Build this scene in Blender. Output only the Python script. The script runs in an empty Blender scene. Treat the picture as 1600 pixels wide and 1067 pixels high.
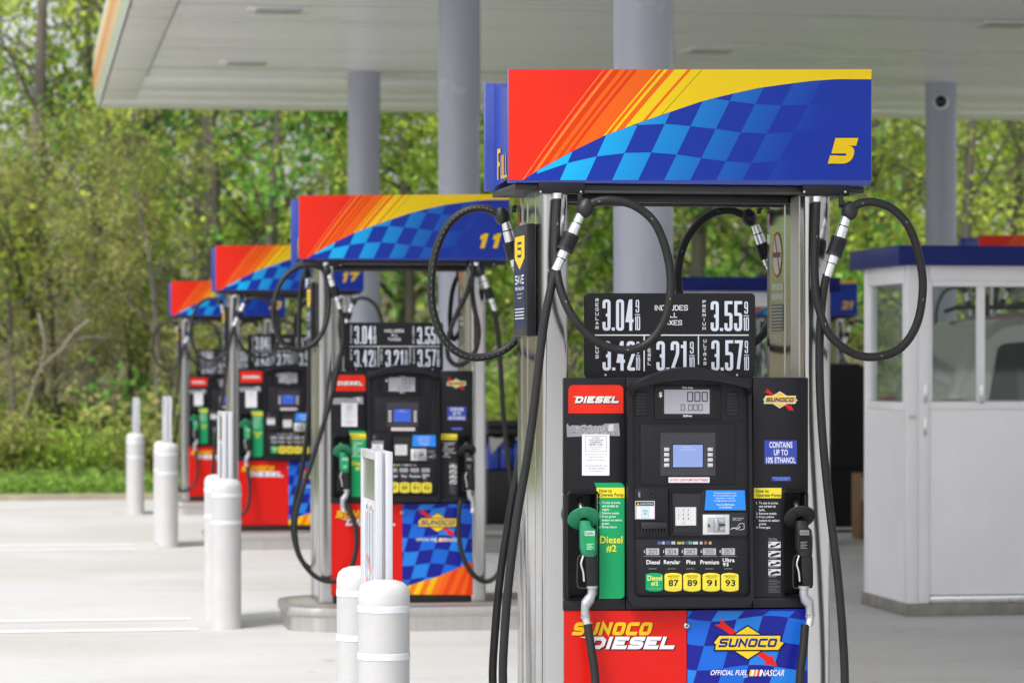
import bpy, bmesh, math, random
import numpy as np
from mathutils import Vector, Matrix

# ------------------------------------------------------------------ camera, sky, sun, exposure
S = bpy.context.scene
COL = S.collection
YAW = math.radians(9.26)
EYE = 1.55
FPX = 4690.0                      # focal length in photo pixels (1600 wide)
HOR = 565.0                       # horizon row in the photo
cd = bpy.data.cameras.new("camera")
cd.sensor_width = 36.0
cd.lens = FPX / 1600 * 36.0
cd.shift_y = (HOR - 533.5) / 1600
cd.clip_start = 0.2
cd.clip_end = 800
cd.dof.use_dof = True
cd.dof.focus_distance = 9.75
cd.dof.aperture_fstop = 5.2
cam = bpy.data.objects.new("camera", cd)
COL.objects.link(cam)
cam.location = (0, 0, EYE)
cam.rotation_euler = (math.pi / 2, 0, -YAW)
S.camera = cam

SUN_DIR = Vector((-0.50, -0.48, 1.05)).normalized()
W = bpy.data.worlds.new("World")
S.world = W
W.use_nodes = True
nt = W.node_tree
bg = nt.nodes["Background"]
sky = nt.nodes.new("ShaderNodeTexSky")
sky.sky_type = 'NISHITA'
sky.sun_disc = False
sky.sun_elevation = math.asin(SUN_DIR.z)
sky.sun_rotation = math.atan2(SUN_DIR.x, SUN_DIR.y)
sky.air_density = 1.0
sky.dust_density = 4.0
hs = nt.nodes.new("ShaderNodeHueSaturation")
hs.inputs['Saturation'].default_value = 0.30      # a white overcast
nt.links.new(sky.outputs[0], hs.inputs['Color'])
nt.links.new(hs.outputs[0], bg.inputs[0])
bg.inputs[1].default_value = 0.15
sl = bpy.data.lights.new("sun", 'SUN')
sl.energy = 1.3
sl.angle = math.radians(14)
sl.color = (1.0, 0.98, 0.95)
sun = bpy.data.objects.new("sun", sl)
COL.objects.link(sun)
sun.rotation_euler = (-SUN_DIR).to_track_quat('-Z', 'Y').to_euler()

S.view_settings.view_transform = 'Standard'
S.view_settings.look = 'None'
S.view_settings.exposure = 0.8
S.view_settings.gamma = 1
S.render.engine = 'CYCLES'
S.cycles.max_bounces = 8
S.cycles.transparent_max_bounces = 12
S.cycles.use_denoising = True
random.seed(4)
rng = np.random.default_rng(4)

RV = Vector((math.cos(YAW), -math.sin(YAW), 0))
FV = Vector((math.sin(YAW), math.cos(YAW), 0))


def on_plane(px, py, Y):
    """photo pixel -> world point on the vertical plane at depth Y (used to survey real sizes)"""
    d = RV * ((px - 800) / FPX) + FV
    t = Y / d.y
    return Vector((d.x * t, Y, EYE + t * (HOR - py) / FPX))


def spot(px, dist):
    p = RV * ((px - 800) / FPX * dist) + FV * dist
    return p.x, p.y


# ------------------------------------------------------------------ materials
def lin(c):
    if isinstance(c, str):
        c = c.lstrip('#')
        c = [int(c[i:i + 2], 16) / 255 for i in (0, 2, 4)]
        return tuple(v / 12.92 if v <= 0.04045 else ((v + 0.055) / 1.055) ** 2.4 for v in c)
    return tuple(c[:3])


def mat(name, col=(.5, .5, .5), rough=.5, metal=0., coat=0., attr=False, spec=.5):
    m = bpy.data.materials.new(name)
    m.use_nodes = True
    n = m.node_tree
    b = n.nodes["Principled BSDF"]
    b.inputs['Base Color'].default_value = (*lin(col), 1)
    b.inputs['Roughness'].default_value = rough
    b.inputs['Metallic'].default_value = metal
    b.inputs['Coat Weight'].default_value = coat
    b.inputs['Coat Roughness'].default_value = .08
    b.inputs['Specular IOR Level'].default_value = spec
    if attr:
        a = n.nodes.new("ShaderNodeAttribute")
        a.attribute_name = "Col"
        n.links.new(a.outputs['Color'], b.inputs['Base Color'])
    return m


def N(m, t, **kw):
    x = m.node_tree.nodes.new(t)
    for k, v in kw.items():
        setattr(x, k, v)
    return x


def L(m, a, b):
    m.node_tree.links.new(a, b)


def noise_variation(m, scale, amt, detail=4, stretch=(1, 1, 1), rough_amt=0, bump=0, bump_scale=None, coord='Object', gain=1.0):
    """multiply the base colour by a noise, vary roughness, add a bump"""
    b = m.node_tree.nodes["Principled BSDF"]
    amp = gain
    tc = N(m, "ShaderNodeTexCoord")
    mp = N(m, "ShaderNodeMapping")
    mp.inputs['Scale'].default_value = stretch
    L(m, tc.outputs[coord], mp.inputs[0])
    nz = N(m, "ShaderNodeTexNoise")
    nz.inputs['Scale'].default_value = scale
    nz.inputs['Detail'].default_value = detail
    nz.inputs['Roughness'].default_value = .6
    L(m, mp.outputs[0], nz.inputs['Vector'])
    mr = N(m, "ShaderNodeMapRange")
    mr.inputs[1].default_value = .3
    mr.inputs[2].default_value = .7
    mr.inputs[3].default_value = (1 - amt) * amp
    mr.inputs[4].default_value = (1 + amt) * amp
    L(m, nz.outputs[0], mr.inputs[0])
    mx = N(m, "ShaderNodeMix", data_type='RGBA', blend_type='MULTIPLY')
    mx.inputs['Factor'].default_value = 1
    bi = b.inputs['Base Color']
    if bi.is_linked:
        L(m, bi.links[0].from_socket, mx.inputs['A'])
    else:
        mx.inputs['A'].default_value = bi.default_value
    L(m, mr.outputs[0], mx.inputs['B'])
    L(m, mx.outputs['Result'], bi)
    if rough_amt:
        r2 = N(m, "ShaderNodeMapRange")
        r0 = b.inputs['Roughness'].default_value
        r2.inputs[1].default_value = .3
        r2.inputs[2].default_value = .7
        r2.inputs[3].default_value = max(0, r0 - rough_amt)
        r2.inputs[4].default_value = r0 + rough_amt
        L(m, nz.outputs[0], r2.inputs[0])
        L(m, r2.outputs[0], b.inputs['Roughness'])
    if bump:
        n2 = N(m, "ShaderNodeTexNoise")
        n2.inputs['Scale'].default_value = bump_scale or scale * 8
        n2.inputs['Detail'].default_value = 3
        L(m, mp.outputs[0], n2.inputs['Vector'])
        bp = N(m, "ShaderNodeBump")
        bp.inputs['Strength'].default_value = bump
        bp.inputs['Distance'].default_value = .002
        L(m, n2.outputs[0], bp.inputs['Height'])
        L(m, bp.outputs[0], b.inputs['Normal'])
    return m


M = {}
M['vinyl'] = noise_variation(mat("printed vinyl", rough=.25, attr=True, spec=.22), 1.3, .015, rough_amt=.02, gain=.78)
M['print'] = noise_variation(mat("printed label", rough=.5, attr=True, spec=.25), 9, .04, gain=.85)
M['plastic'] = noise_variation(mat("charcoal plastic", (.0095, .0095, .013), .40, spec=.28), 6, .12, rough_amt=.06, bump=.25, bump_scale=900)
M['plastic_dark'] = noise_variation(mat("black plastic", (.012, .012, .014), .45), 8, .15)
M['rubber'] = noise_variation(mat("hose rubber", (.012, .012, .013), .5, spec=.35), 14, .25, rough_amt=.08)
M['steel'] = noise_variation(mat("brushed stainless", (.555, .555, .56), .16, 1), 3, .012, stretch=(5, 5, .25), rough_amt=.014)
M['steel_sat'] = noise_variation(mat("satin stainless", (.56, .54, .52), .42, 1), 5, .06, stretch=(10, 10, .4), rough_amt=.06)
M['alu'] = noise_variation(mat("cast aluminium", (.78, .78, .79), .30, 1), 18, .06, rough_amt=.08)
M['castgrey'] = noise_variation(mat("grey cast swivel", (.42, .43, .46), .38, .6), 18, .08)
M['blue'] = noise_variation(mat("blue painted metal", (.018, .045, .30), .32, coat=.3), 4, .05)
M['navy'] = noise_variation(mat("dark blue fascia", (.007, .016, .145), .40, spec=.2), 3, .06)
M['sleeve'] = noise_variation(mat("pale plastic sleeve", (.50, .50, .50), .42), 7, .05, rough_amt=.06)
M['reflect'] = mat("reflective tape", (.64, .65, .69), .3)
M['white'] = noise_variation(mat("white painted steel", (.85, .845, .865), .38), 2.2, .035, rough_amt=.05)
M['extr'] = noise_variation(mat("white aluminium extrusion", (.52, .53, .57), .35, .25), 6, .03)
M['column'] = noise_variation(mat("grey column paint", (.335, .355, .415), .24), 1.5, .035, rough_amt=.05)
M['soffit'] = noise_variation(mat("soffit panel", (.84, .84, .83), .30, spec=.35), .6, .04, stretch=(.3, 3, 1), rough_amt=.05)
M['bolt'] = mat("zinc screw", (.7, .7, .7), .3, 1)
M['green'] = noise_variation(mat("green nozzle plastic", (.012, .23, .105), .34), 20, .1, rough_amt=.06)
M['lcd'] = noise_variation(mat("printed display", rough=.2, attr=True), 20, .02)
M['bark'] = noise_variation(mat("grey bark", (.13, .115, .095), .9), 5, .4, stretch=(1, 1, .25))
M['barkpale'] = noise_variation(mat("pale grey bark", (.24, .21, .165), .9), 5, .35)
M['kerb'] = noise_variation(mat("kerb concrete", (.30, .25, .19), .85), 4, .2)
M['card'] = noise_variation(mat("cardboard", (.28, .155, .075), .8), 4, .1)
M['tyre'] = mat("tyre", (.015, .015, .016), .75)
M['carpaint'] = noise_variation(mat("taupe car paint", (.32, .30, .27), .22, .3, coat=.8), 1, .02)
M['darkglass'] = mat("dark car glass", (.008, .010, .011), .05)
M['redlens'] = mat("red tail lens", (.35, .01, .01), .15)
M['jug'] = mat("blue jug", (.012, .055, .42), .15, coat=.5)
M['plinth'] = noise_variation(mat("plinth concrete", (.24, .225, .20), .85), 9, .2)


def glass_mat():
    m = bpy.data.materials.new("window glass")
    m.use_nodes = True
    n = m.node_tree
    n.nodes.remove(n.nodes["Principled BSDF"])
    t = N(m, "ShaderNodeBsdfTransparent")
    t.inputs[0].default_value = (.93, .96, .95, 1)
    g = N(m, "ShaderNodeBsdfGlossy")
    g.inputs['Roughness'].default_value = .02
    lw = N(m, "ShaderNodeLayerWeight")
    lw.inputs[0].default_value = .5
    pw = N(m, "ShaderNodeMath", operation='POWER')
    pw.inputs[1].default_value = 4
    L(m, lw.outputs['Facing'], pw.inputs[0])
    f = N(m, "ShaderNodeMath", operation='MULTIPLY_ADD')     # Schlick curve, the same from both sides of the pane
    f.inputs[1].default_value = .6
    f.inputs[2].default_value = .03
    L(m, pw.outputs[0], f.inputs[0])
    mx = N(m, "ShaderNodeMixShader")
    L(m, f.outputs[0], mx.inputs[0])
    L(m, t.outputs[0], mx.inputs[1])
    L(m, g.outputs[0], mx.inputs[2])
    L(m, mx.outputs[0], n.nodes["Material Output"].inputs[0])
    return m


M['glass'] = glass_mat()


def leaf_mat(name):
    m = bpy.data.materials.new(name)
    m.use_nodes = True
    n = m.node_tree
    n.nodes.remove(n.nodes["Principled BSDF"])
    a = N(m, "ShaderNodeAttribute", attribute_name="Col")
    d = N(m, "ShaderNodeBsdfDiffuse")
    t = N(m, "ShaderNodeBsdfTranslucent")
    mx = N(m, "ShaderNodeMixShader")
    mx.inputs[0].default_value = .45
    L(m, a.outputs['Color'], d.inputs[0])
    L(m, a.outputs['Color'], t.inputs[0])
    L(m, d.outputs[0], mx.inputs[1])
    L(m, t.outputs[0], mx.inputs[2])
    L(m, mx.outputs[0], n.nodes["Material Output"].inputs[0])
    return m


M['leaf'] = leaf_mat("spring leaves")


def ground_mat():
    m = mat("pale concrete paving", (.52, .50, .465), .72)
    b = m.node_tree.nodes["Principled BSDF"]
    geo = N(m, "ShaderNodeNewGeometry")
    sep = N(m, "ShaderNodeSeparateXYZ")
    L(m, geo.outputs['Position'], sep.inputs[0])

    def nz(scale, stretch, detail=5):
        mp = N(m, "ShaderNodeMapping")
        mp.inputs['Scale'].default_value = stretch
        L(m, geo.outputs['Position'], mp.inputs[0])
        x = N(m, "ShaderNodeTexNoise")
        x.inputs['Scale'].default_value = scale
        x.inputs['Detail'].default_value = detail
        x.inputs['Roughness'].default_value = .65
        L(m, mp.outputs[0], x.inputs['Vector'])
        return x.outputs[0]

    def ramp(src, a, b_, c0, c1):
        r = N(m, "ShaderNodeMapRange")
        for i, v in enumerate((a, b_, c0, c1)):
            r.inputs[i + 1].default_value = v
        L(m, src, r.inputs[0])
        return r.outputs[0]

    def mul(p, q):
        r = N(m, "ShaderNodeMath", operation='MULTIPLY')
        L(m, p, r.inputs[0])
        L(m, q, r.inputs[1])
        return r.outputs[0]
    big = ramp(nz(.5, (.5, 1.0, 1)), .3, .7, .93, 1.04)
    streak = ramp(nz(1.1, (.35, 3.2, 1), 6), .32, .68, .95, 1.03)
    fine = ramp(nz(9, (1, 2, 1), 4), .3, .75, .93, 1.05)
    spots = ramp(nz(5.5, (1, 1, 1), 2), .67, .74, 1.0, .74)

    def joint(axis, period, off, w):
        a = N(m, "ShaderNodeMath", operation='ADD')
        a.inputs[1].default_value = off
        L(m, sep.outputs[axis], a.inputs[0])
        q = N(m, "ShaderNodeMath", operation='PINGPONG')
        q.inputs[1].default_value = period / 2
        L(m, a.outputs[0], q.inputs[0])
        return ramp(q.outputs[0], w, w * 1.6, .72, 1.0)
    f = mul(mul(mul(big, streak), mul(fine, spots)), mul(joint(0, 3.9, .3, .006), joint(1, 3.79, 1.4, .006)))
    mx = N(m, "ShaderNodeMix", data_type='RGBA', blend_type='MULTIPLY')
    mx.inputs['Factor'].default_value = 1
    # slightly warmer, darker tint in broad random patches over all the paving
    tint = N(m, "ShaderNodeMix", data_type='RGBA')
    tint.inputs['A'].default_value = (.49, .49, .487, 1)
    tint.inputs['B'].default_value = (.44, .425, .395, 1)
    L(m, ramp(nz(.28, (1, 1, 1), 3), .42, .62, 0, 1), tint.inputs['Factor'])
    L(m, tint.outputs['Result'], mx.inputs['A'])
    L(m, f, mx.inputs['B'])
    L(m, mx.outputs['Result'], b.inputs['Base Color'])
    bp = N(m, "ShaderNodeBump")
    bp.inputs['Strength'].default_value = .3
    bp.inputs['Distance'].default_value = .004
    L(m, nz(60, (1, 6, 1), 3), bp.inputs['Height'])
    L(m, bp.outputs[0], b.inputs['Normal'])
    return m


M['ground'] = ground_mat()
M['paint'] = noise_variation(mat("white road paint", (.86, .86, .86), .6), 6, .06)


# ------------------------------------------------------------------ mesh builder
class MB:
    def __init__(self):
        self.v, self.f, self.m, self.c, self.s = [], [], [], [], []
        self.mats = []

    def mi(self, m):
        m = M[m] if isinstance(m, str) else m
        if m not in self.mats:
            self.mats.append(m)
        return self.mats.index(m)

    def add(self, verts, faces, m, col=(1, 1, 1), smooth=False):
        b = len(self.v)
        i = self.mi(m)
        col = lin(col)
        self.v += [tuple(p) for p in verts]
        for f in faces:
            self.f.append([b + k for k in f])
            self.m.append(i)
            self.c.append(col)
            self.s.append(smooth)
        return self

    def box(self, x0, x1, y0, y1, z0, z1, m, bev=0, col=(1, 1, 1), seg=2):
        x0, x1 = min(x0, x1), max(x0, x1)
        y0, y1 = min(y0, y1), max(y0, y1)
        z0, z1 = min(z0, z1), max(z0, z1)
        bm = bmesh.new()
        bmesh.ops.create_cube(bm, size=1)
        for v in bm.verts:
            v.co = ((x0 + x1) / 2 + v.co.x * (x1 - x0), (y0 + y1) / 2 + v.co.y * (y1 - y0), (z0 + z1) / 2 + v.co.z * (z1 - z0))
        if bev:
            bev = min(bev, .45 * min(x1 - x0, y1 - y0, z1 - z0))
            bmesh.ops.bevel(bm, geom=bm.edges[:], offset=bev, segments=seg, affect='EDGES', profile=.5)
        return self.bm(bm, m, col, bool(bev))

    def vbox(self, x0, x1, y0, y1, z0, z1, m, bev, seg=4):
        """box with only its vertical edges rounded"""
        bm = bmesh.new()
        bmesh.ops.create_cube(bm, size=1)
        for v in bm.verts:
            v.co = ((x0 + x1) / 2 + v.co.x * (x1 - x0), (y0 + y1) / 2 + v.co.y * (y1 - y0), (z0 + z1) / 2 + v.co.z * (z1 - z0))
        ed = [e for e in bm.edges if abs(e.verts[0].co.z - e.verts[1].co.z) > 1e-6]
        bmesh.ops.bevel(bm, geom=ed, offset=bev, segments=seg, affect='EDGES', profile=.5)
        return self.bm(bm, m, (1, 1, 1), True)

    def bm(self, bm, m, col=(1, 1, 1), smooth=False, mtx=None):
        bm.verts.index_update()
        vs = [(mtx @ v.co if mtx else v.co.copy()) for v in bm.verts]
        fs = [[v.index for v in f.verts] for f in bm.faces]
        bm.free()
        return self.add(vs, fs, m, col, smooth)

    def tube(self, pts, r, m, n=12, caps=True, col=(1, 1, 1)):
        pts = [Vector(p) for p in pts]
        rs = r if isinstance(r, (list, tuple)) else [r] * len(pts)
        vs, fs = [], []
        up = None
        for i, p in enumerate(pts):
            t = (pts[min(i + 1, len(pts) - 1)] - pts[max(i - 1, 0)])
            if t.length < 1e-9:
                t = Vector((0, 0, 1))
            t.normalize()
            if up is None:
                up = t.orthogonal().normalized()
            else:
                up = (up - t * up.dot(t))
                up = up.normalized() if up.length > 1e-6 else t.orthogonal().normalized()
            w = t.cross(up)
            for k in range(n):
                a = 2 * math.pi * k / n
                vs.append(p + (up * math.cos(a) + w * math.sin(a)) * rs[i])
        for i in range(len(pts) - 1):
            for k in range(n):
                fs.append((i * n + k, i * n + (k + 1) % n, (i + 1) * n + (k + 1) % n, (i + 1) * n + k))
        if caps:
            fs.append(tuple(range(n - 1, -1, -1)))
            b = (len(pts) - 1) * n
            fs.append(tuple(range(b, b + n)))
        return self.add(vs, fs, m, col, True)

    def lathe(self, prof, origin, axis, m, n=24, col=(1, 1, 1), smooth=True):
        """prof: list of (radius, height along axis)"""
        o, a = Vector(origin), Vector(axis).normalized()
        u = a.orthogonal().normalized()
        w = a.cross(u)
        vs, fs = [], []
        for r, h in prof:
            for k in range(n):
                t = 2 * math.pi * k / n
                vs.append(o + a * h + (u * math.cos(t) + w * math.sin(t)) * max(r, 1e-5))
        for i in range(len(prof) - 1):
            for k in range(n):
                fs.append((i * n + k, i * n + (k + 1) % n, (i + 1) * n + (k + 1) % n, (i + 1) * n + k))
        return self.add(vs, fs, m, col, smooth)

    def prism(self, pts, y0, y1, m, col=(1, 1, 1)):
        """polygon in x-z extruded along y (front = y0)"""
        n = len(pts)
        vs = [(p[0], y0, p[1]) for p in pts] + [(p[0], y1, p[1]) for p in pts]
        fs = [tuple(range(n)), tuple(range(2 * n - 1, n - 1, -1))]
        fs += [(i, n + i, n + (i + 1) % n, (i + 1) % n) for i in range(n)]
        return self.add(vs, fs, m, col)

    def build(self, name, parent=None, loc=(0, 0, 0), rz=0, fix=True):
        me = bpy.data.meshes.new(name)
        me.from_pydata(self.v, [], self.f)
        for m in self.mats:
            me.materials.append(m)
        me.polygons.foreach_set("material_index", self.m)
        me.polygons.foreach_set("use_smooth", self.s)
        ca = me.color_attributes.new("Col", 'FLOAT_COLOR', 'CORNER')
        arr = []
        for f, c in zip(self.f, self.c):
            arr += [c[0], c[1], c[2], 1.0] * len(f)
        ca.data.foreach_set("color", arr)
        if fix:
            b = bmesh.new()
            b.from_mesh(me)
            bmesh.ops.recalc_face_normals(b, faces=b.faces)
            b.to_mesh(me)
            b.free()
        if any(self.s):
            me.set_sharp_from_angle(angle=math.radians(40))
        me.update()
        o = bpy.data.objects.new(name, me)
        COL.objects.link(o)
        o.location = loc
        o.rotation_euler = (0, 0, rz)
        if parent:
            o.parent = parent
        return o


def thing(name, label, cat, loc=(0, 0, 0), group=None, rz=0):
    o = bpy.data.objects.new(name, None)
    COL.objects.link(o)
    o.empty_display_size = .1
    o.location = loc
    o.rotation_euler = (0, 0, rz)
    return tag(o, label, cat, group)


def tag(o, label, cat, group=None, kind=None):
    o['label'] = label
    o['category'] = cat
    if group:
        o['group'] = group
    if kind:
        o['kind'] = kind
    return o


def structure(o):
    o['kind'] = 'structure'
    return o


def copy_tree(o, parent=None):
    c = o.copy()
    COL.objects.link(c)
    if parent:
        c.parent = parent
    for ch in o.children:
        copy_tree(ch, c)
    return c


def spline(pts, sub=9):
    """Catmull-Rom through the given points"""
    p = [Vector(q) for q in pts]
    p = [p[0] * 2 - p[1]] + p + [p[-1] * 2 - p[-2]]
    out = []
    for i in range(1, len(p) - 2):
        a, b, c, d = p[i - 1], p[i], p[i + 1], p[i + 2]
        for k in range(sub):
            t = k / sub
            out.append(.5 * ((2 * b) + (c - a) * t + (2 * a - 5 * b + 4 * c - d) * t * t + (3 * b - a - 3 * c + d) * t ** 3))
    out.append(p[-2])
    return out


# ------------------------------------------------------------------ lettering
GL = {
    '0': [([(0, 0), (0, 1), (1, 1), (1, 0)], 1, 1)],
    '1': [([(.6, 0), (.6, 1)], 0, 0), ([(.0, .86), (.55, .86)], 0, 0)],
    '2': [([(0, .72), (0, 1), (1, 1), (1, .58), (0, 0), (1.02, 0)], 0, 1)],
    '3': [([(0, .74), (0, 1), (1, 1), (1, .5)], 0, 1), ([(.36, .5), (.98, .5)], 0, 0), ([(1, .5), (1, 0), (0, 0), (0, .26)], 0, 1)],
    '4': [([(.62, 1), (0, .30), (1, .30)], 0, 0), ([(.74, 0), (.74, 1)], 0, 0)],
    '5': [([(1, 1), (.05, 1), (.05, .57), (.4, .57)], 0, 0), ([(.3, .57), (1, .57), (1, 0), (0, 0), (0, .24)], 0, 1)],
    '6': [([(0, 0), (0, .55), (1, .55), (1, 0)], 1, 1), ([(0, .45), (0, 1), (1, 1), (1, .76)], 0, 1)],
    '7': [([(0, 1), (1, 1), (.36, 0)], 0, 0)],
    '8': [([(0, 0), (0, .52), (1, .52), (1, 0)], 1, 1), ([(.02, .56), (.02, 1), (.98, 1), (.98, .56)], 0, 1)],
    '9': [([(0, .45), (0, 1), (1, 1), (1, .45)], 1, 1), ([(1, .55), (1, 0), (0, 0), (0, .24)], 0, 1)],
    'A': [([(0, 0), (.5, 1), (1, 0)], 0, 0), ([(.24, .28), (.76, .28)], 0, 0)],
    'B': [([(0, 0), (0, .52), (.95, .52), (1, 0)], 1, 1), ([(0, .5), (0, 1), (.95, 1), (.95, .5)], 0, 1)],
    'C': [([(1, .70), (1, 1), (0, 1), (0, 0), (1, 0), (1, .30)], 0, 1)],
    'c': [([(1.08, 1), (0, 1), (0, 0), (1.08, 0)], 0, 1)],
    'D': [([(0, 0), (0, 1), (.72, 1), (1, .74), (1, .26), (.72, 0)], 1, 0)],
    'E': [([(1, 1), (0, 1), (0, 0), (1, 0)], 0, 0), ([(.1, .5), (.88, .5)], 0, 0)],
    'F': [([(1, 1), (0, 1), (0, -.06)], 0, 0), ([(.1, .5), (.85, .5)], 0, 0)],
    'G': [([(1, .72), (1, 1), (0, 1), (0, 0), (1, 0), (1, .45), (.55, .45)], 0, 1)],
    'H': [([(0, -.05), (0, 1.05)], 0, 0), ([(1, -.05), (1, 1.05)], 0, 0), ([(0, .5), (1, .5)], 0, 0)],
    'I': [([(.5, -.07), (.5, 1.07)], 0, 0)],
    'L': [([(0, 1.07), (0, 0), (1, 0)], 0, 0)],
    'M': [([(0, -.05), (0, 1), (.5, .25), (1, 1), (1, -.05)], 0, 0)],
    'N': [([(0, -.06), (0, 1), (1, 0), (1, 1.06)], 0, 0)],
    'n': [([(0, -.06), (0, 1), (.95, .05), (.95, 1.06)], 0, 0)],
    'O': [([(0, 0), (0, 1), (1, 1), (1, 0)], 1, 1)],
    'P': [([(0, -.06), (0, 1), (1, 1), (1, .45), (.1, .45)], 0, 1)],
    'R': [([(0, -.06), (0, 1), (1, 1), (1, .48), (.1, .48)], 0, 1), ([(.5, .45), (1, -.03)], 0, 0)],
    'S': [([(1, .74), (1, 1), (0, 1), (0, .52), (1, .48), (1, 0), (0, 0), (0, .26)], 0, 1)],
    's': [([(1.08, 1), (0, 1), (0, .5), (1, .5), (1, 0), (-.08, 0)], 0, 1)],
    'T': [([(-.05, 1), (1.05, 1)], 0, 0), ([(.5, .98), (.5, -.06)], 0, 0)],
    'U': [([(0, 1.06), (0, 0), (1, 0), (1, 1.06)], 0, 1)],
    'V': [([(0, 1.05), (.5, 0), (1, 1.05)], 0, 0)],
    'X': [([(0, -.05), (1, 1.05)], 0, 0), ([(0, 1.05), (1, -.05)], 0, 0)],
    'Y': [([(0, 1.05), (.5, .45), (1, 1.05)], 0, 0), ([(.5, .5), (.5, -.06)], 0, 0)],
    '%': [([(.05, 0), (.95, 1)], 0, 0), ([(0, .7), (0, 1), (.3, 1), (.3, .7)], 1, 1), ([(.7, 0), (.7, .3), (1, .3), (1, 0)], 1, 1)],
    '.': [([(.5, -.05), (.5, .06)], 0, 0)],
    '-': [([(.1, .5), (.9, .5)], 0, 0)],
}


def fillet(pts, closed, r, rmin=0):
    out = []
    n = len(pts)
    for i, p in enumerate(pts):
        if not closed and i in (0, n - 1):
            out.append(p)
            continue
        a, b = Vector(pts[i - 1]), Vector(pts[(i + 1) % n])
        q = Vector(p)
        da, db = a - q, b - q
        k = min(max(r, rmin), da.length * .48, db.length * .48)
        if k < rmin:
            out.append(p)
            continue
        s, e = q + da.normalized() * k, q + db.normalized() * k
        for t in (0, .25, .5, .75, 1):
            out.append(tuple((1 - t) ** 2 * s + 2 * t * (1 - t) * q + t * t * e))
    return out


def stroke_quads(pts, closed, t):
    """mitred quads along a 2-D polyline, thickness t"""
    P = [Vector(p) for p in pts]
    n = len(P)
    Lf, Rt = [], []
    for i in range(n):
        a = P[i - 1] if (closed or i > 0) else None
        b = P[(i + 1) % n] if (closed or i < n - 1) else None
        d0 = (P[i] - a).normalized() if a is not None else None
        d1 = (b - P[i]).normalized() if b is not None else None
        d0 = d0 or d1
        d1 = d1 or d0
        n0, n1 = Vector((-d0.y, d0.x)), Vector((-d1.y, d1.x))
        m = n0 + n1
        m = n0 if m.length < 1e-6 else m.normalized()
        k = min(1 / max(m.dot(n0), .2), 2.2)
        Lf.append(P[i] + m * t / 2 * k)
        Rt.append(P[i] - m * t / 2 * k)
    q = []
    for i in range(n if closed else n - 1):
        j = (i + 1) % n
        q.append([Lf[i], Lf[j], Rt[j], Rt[i]])
    return q


FONT_CACHE = {}


def font_mesh(txt, bold, align='LEFT', line=1.0):
    k = (txt, bold, align, line)
    if k not in FONT_CACHE:
        cu = bpy.data.curves.new("lettering", 'FONT')
        cu.body = txt
        cu.offset = bold
        cu.space_character = 1 + bold * 2
        cu.space_line = line
        cu.align_x = align
        cu.resolution_u = 3
        ob = bpy.data.objects.new("lettering", cu)
        me = ob.to_mesh()
        v = [(p.co.x, p.co.y) for p in me.vertices]
        f = [list(p.vertices) for p in me.polygons]
        ob.to_mesh_clear()
        bpy.data.objects.remove(ob)
        bpy.data.curves.remove(cu)
        xs, ys = [p[0] for p in v], [p[1] for p in v]
        x0, x1, y0, y1 = min(xs), max(xs), min(ys), max(ys)
        FONT_CACHE[k] = ([((p[0] - x0) / (x1 - x0), (p[1] - y0) / (y1 - y0)) for p in v], f)
    return FONT_CACHE[k]


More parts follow.
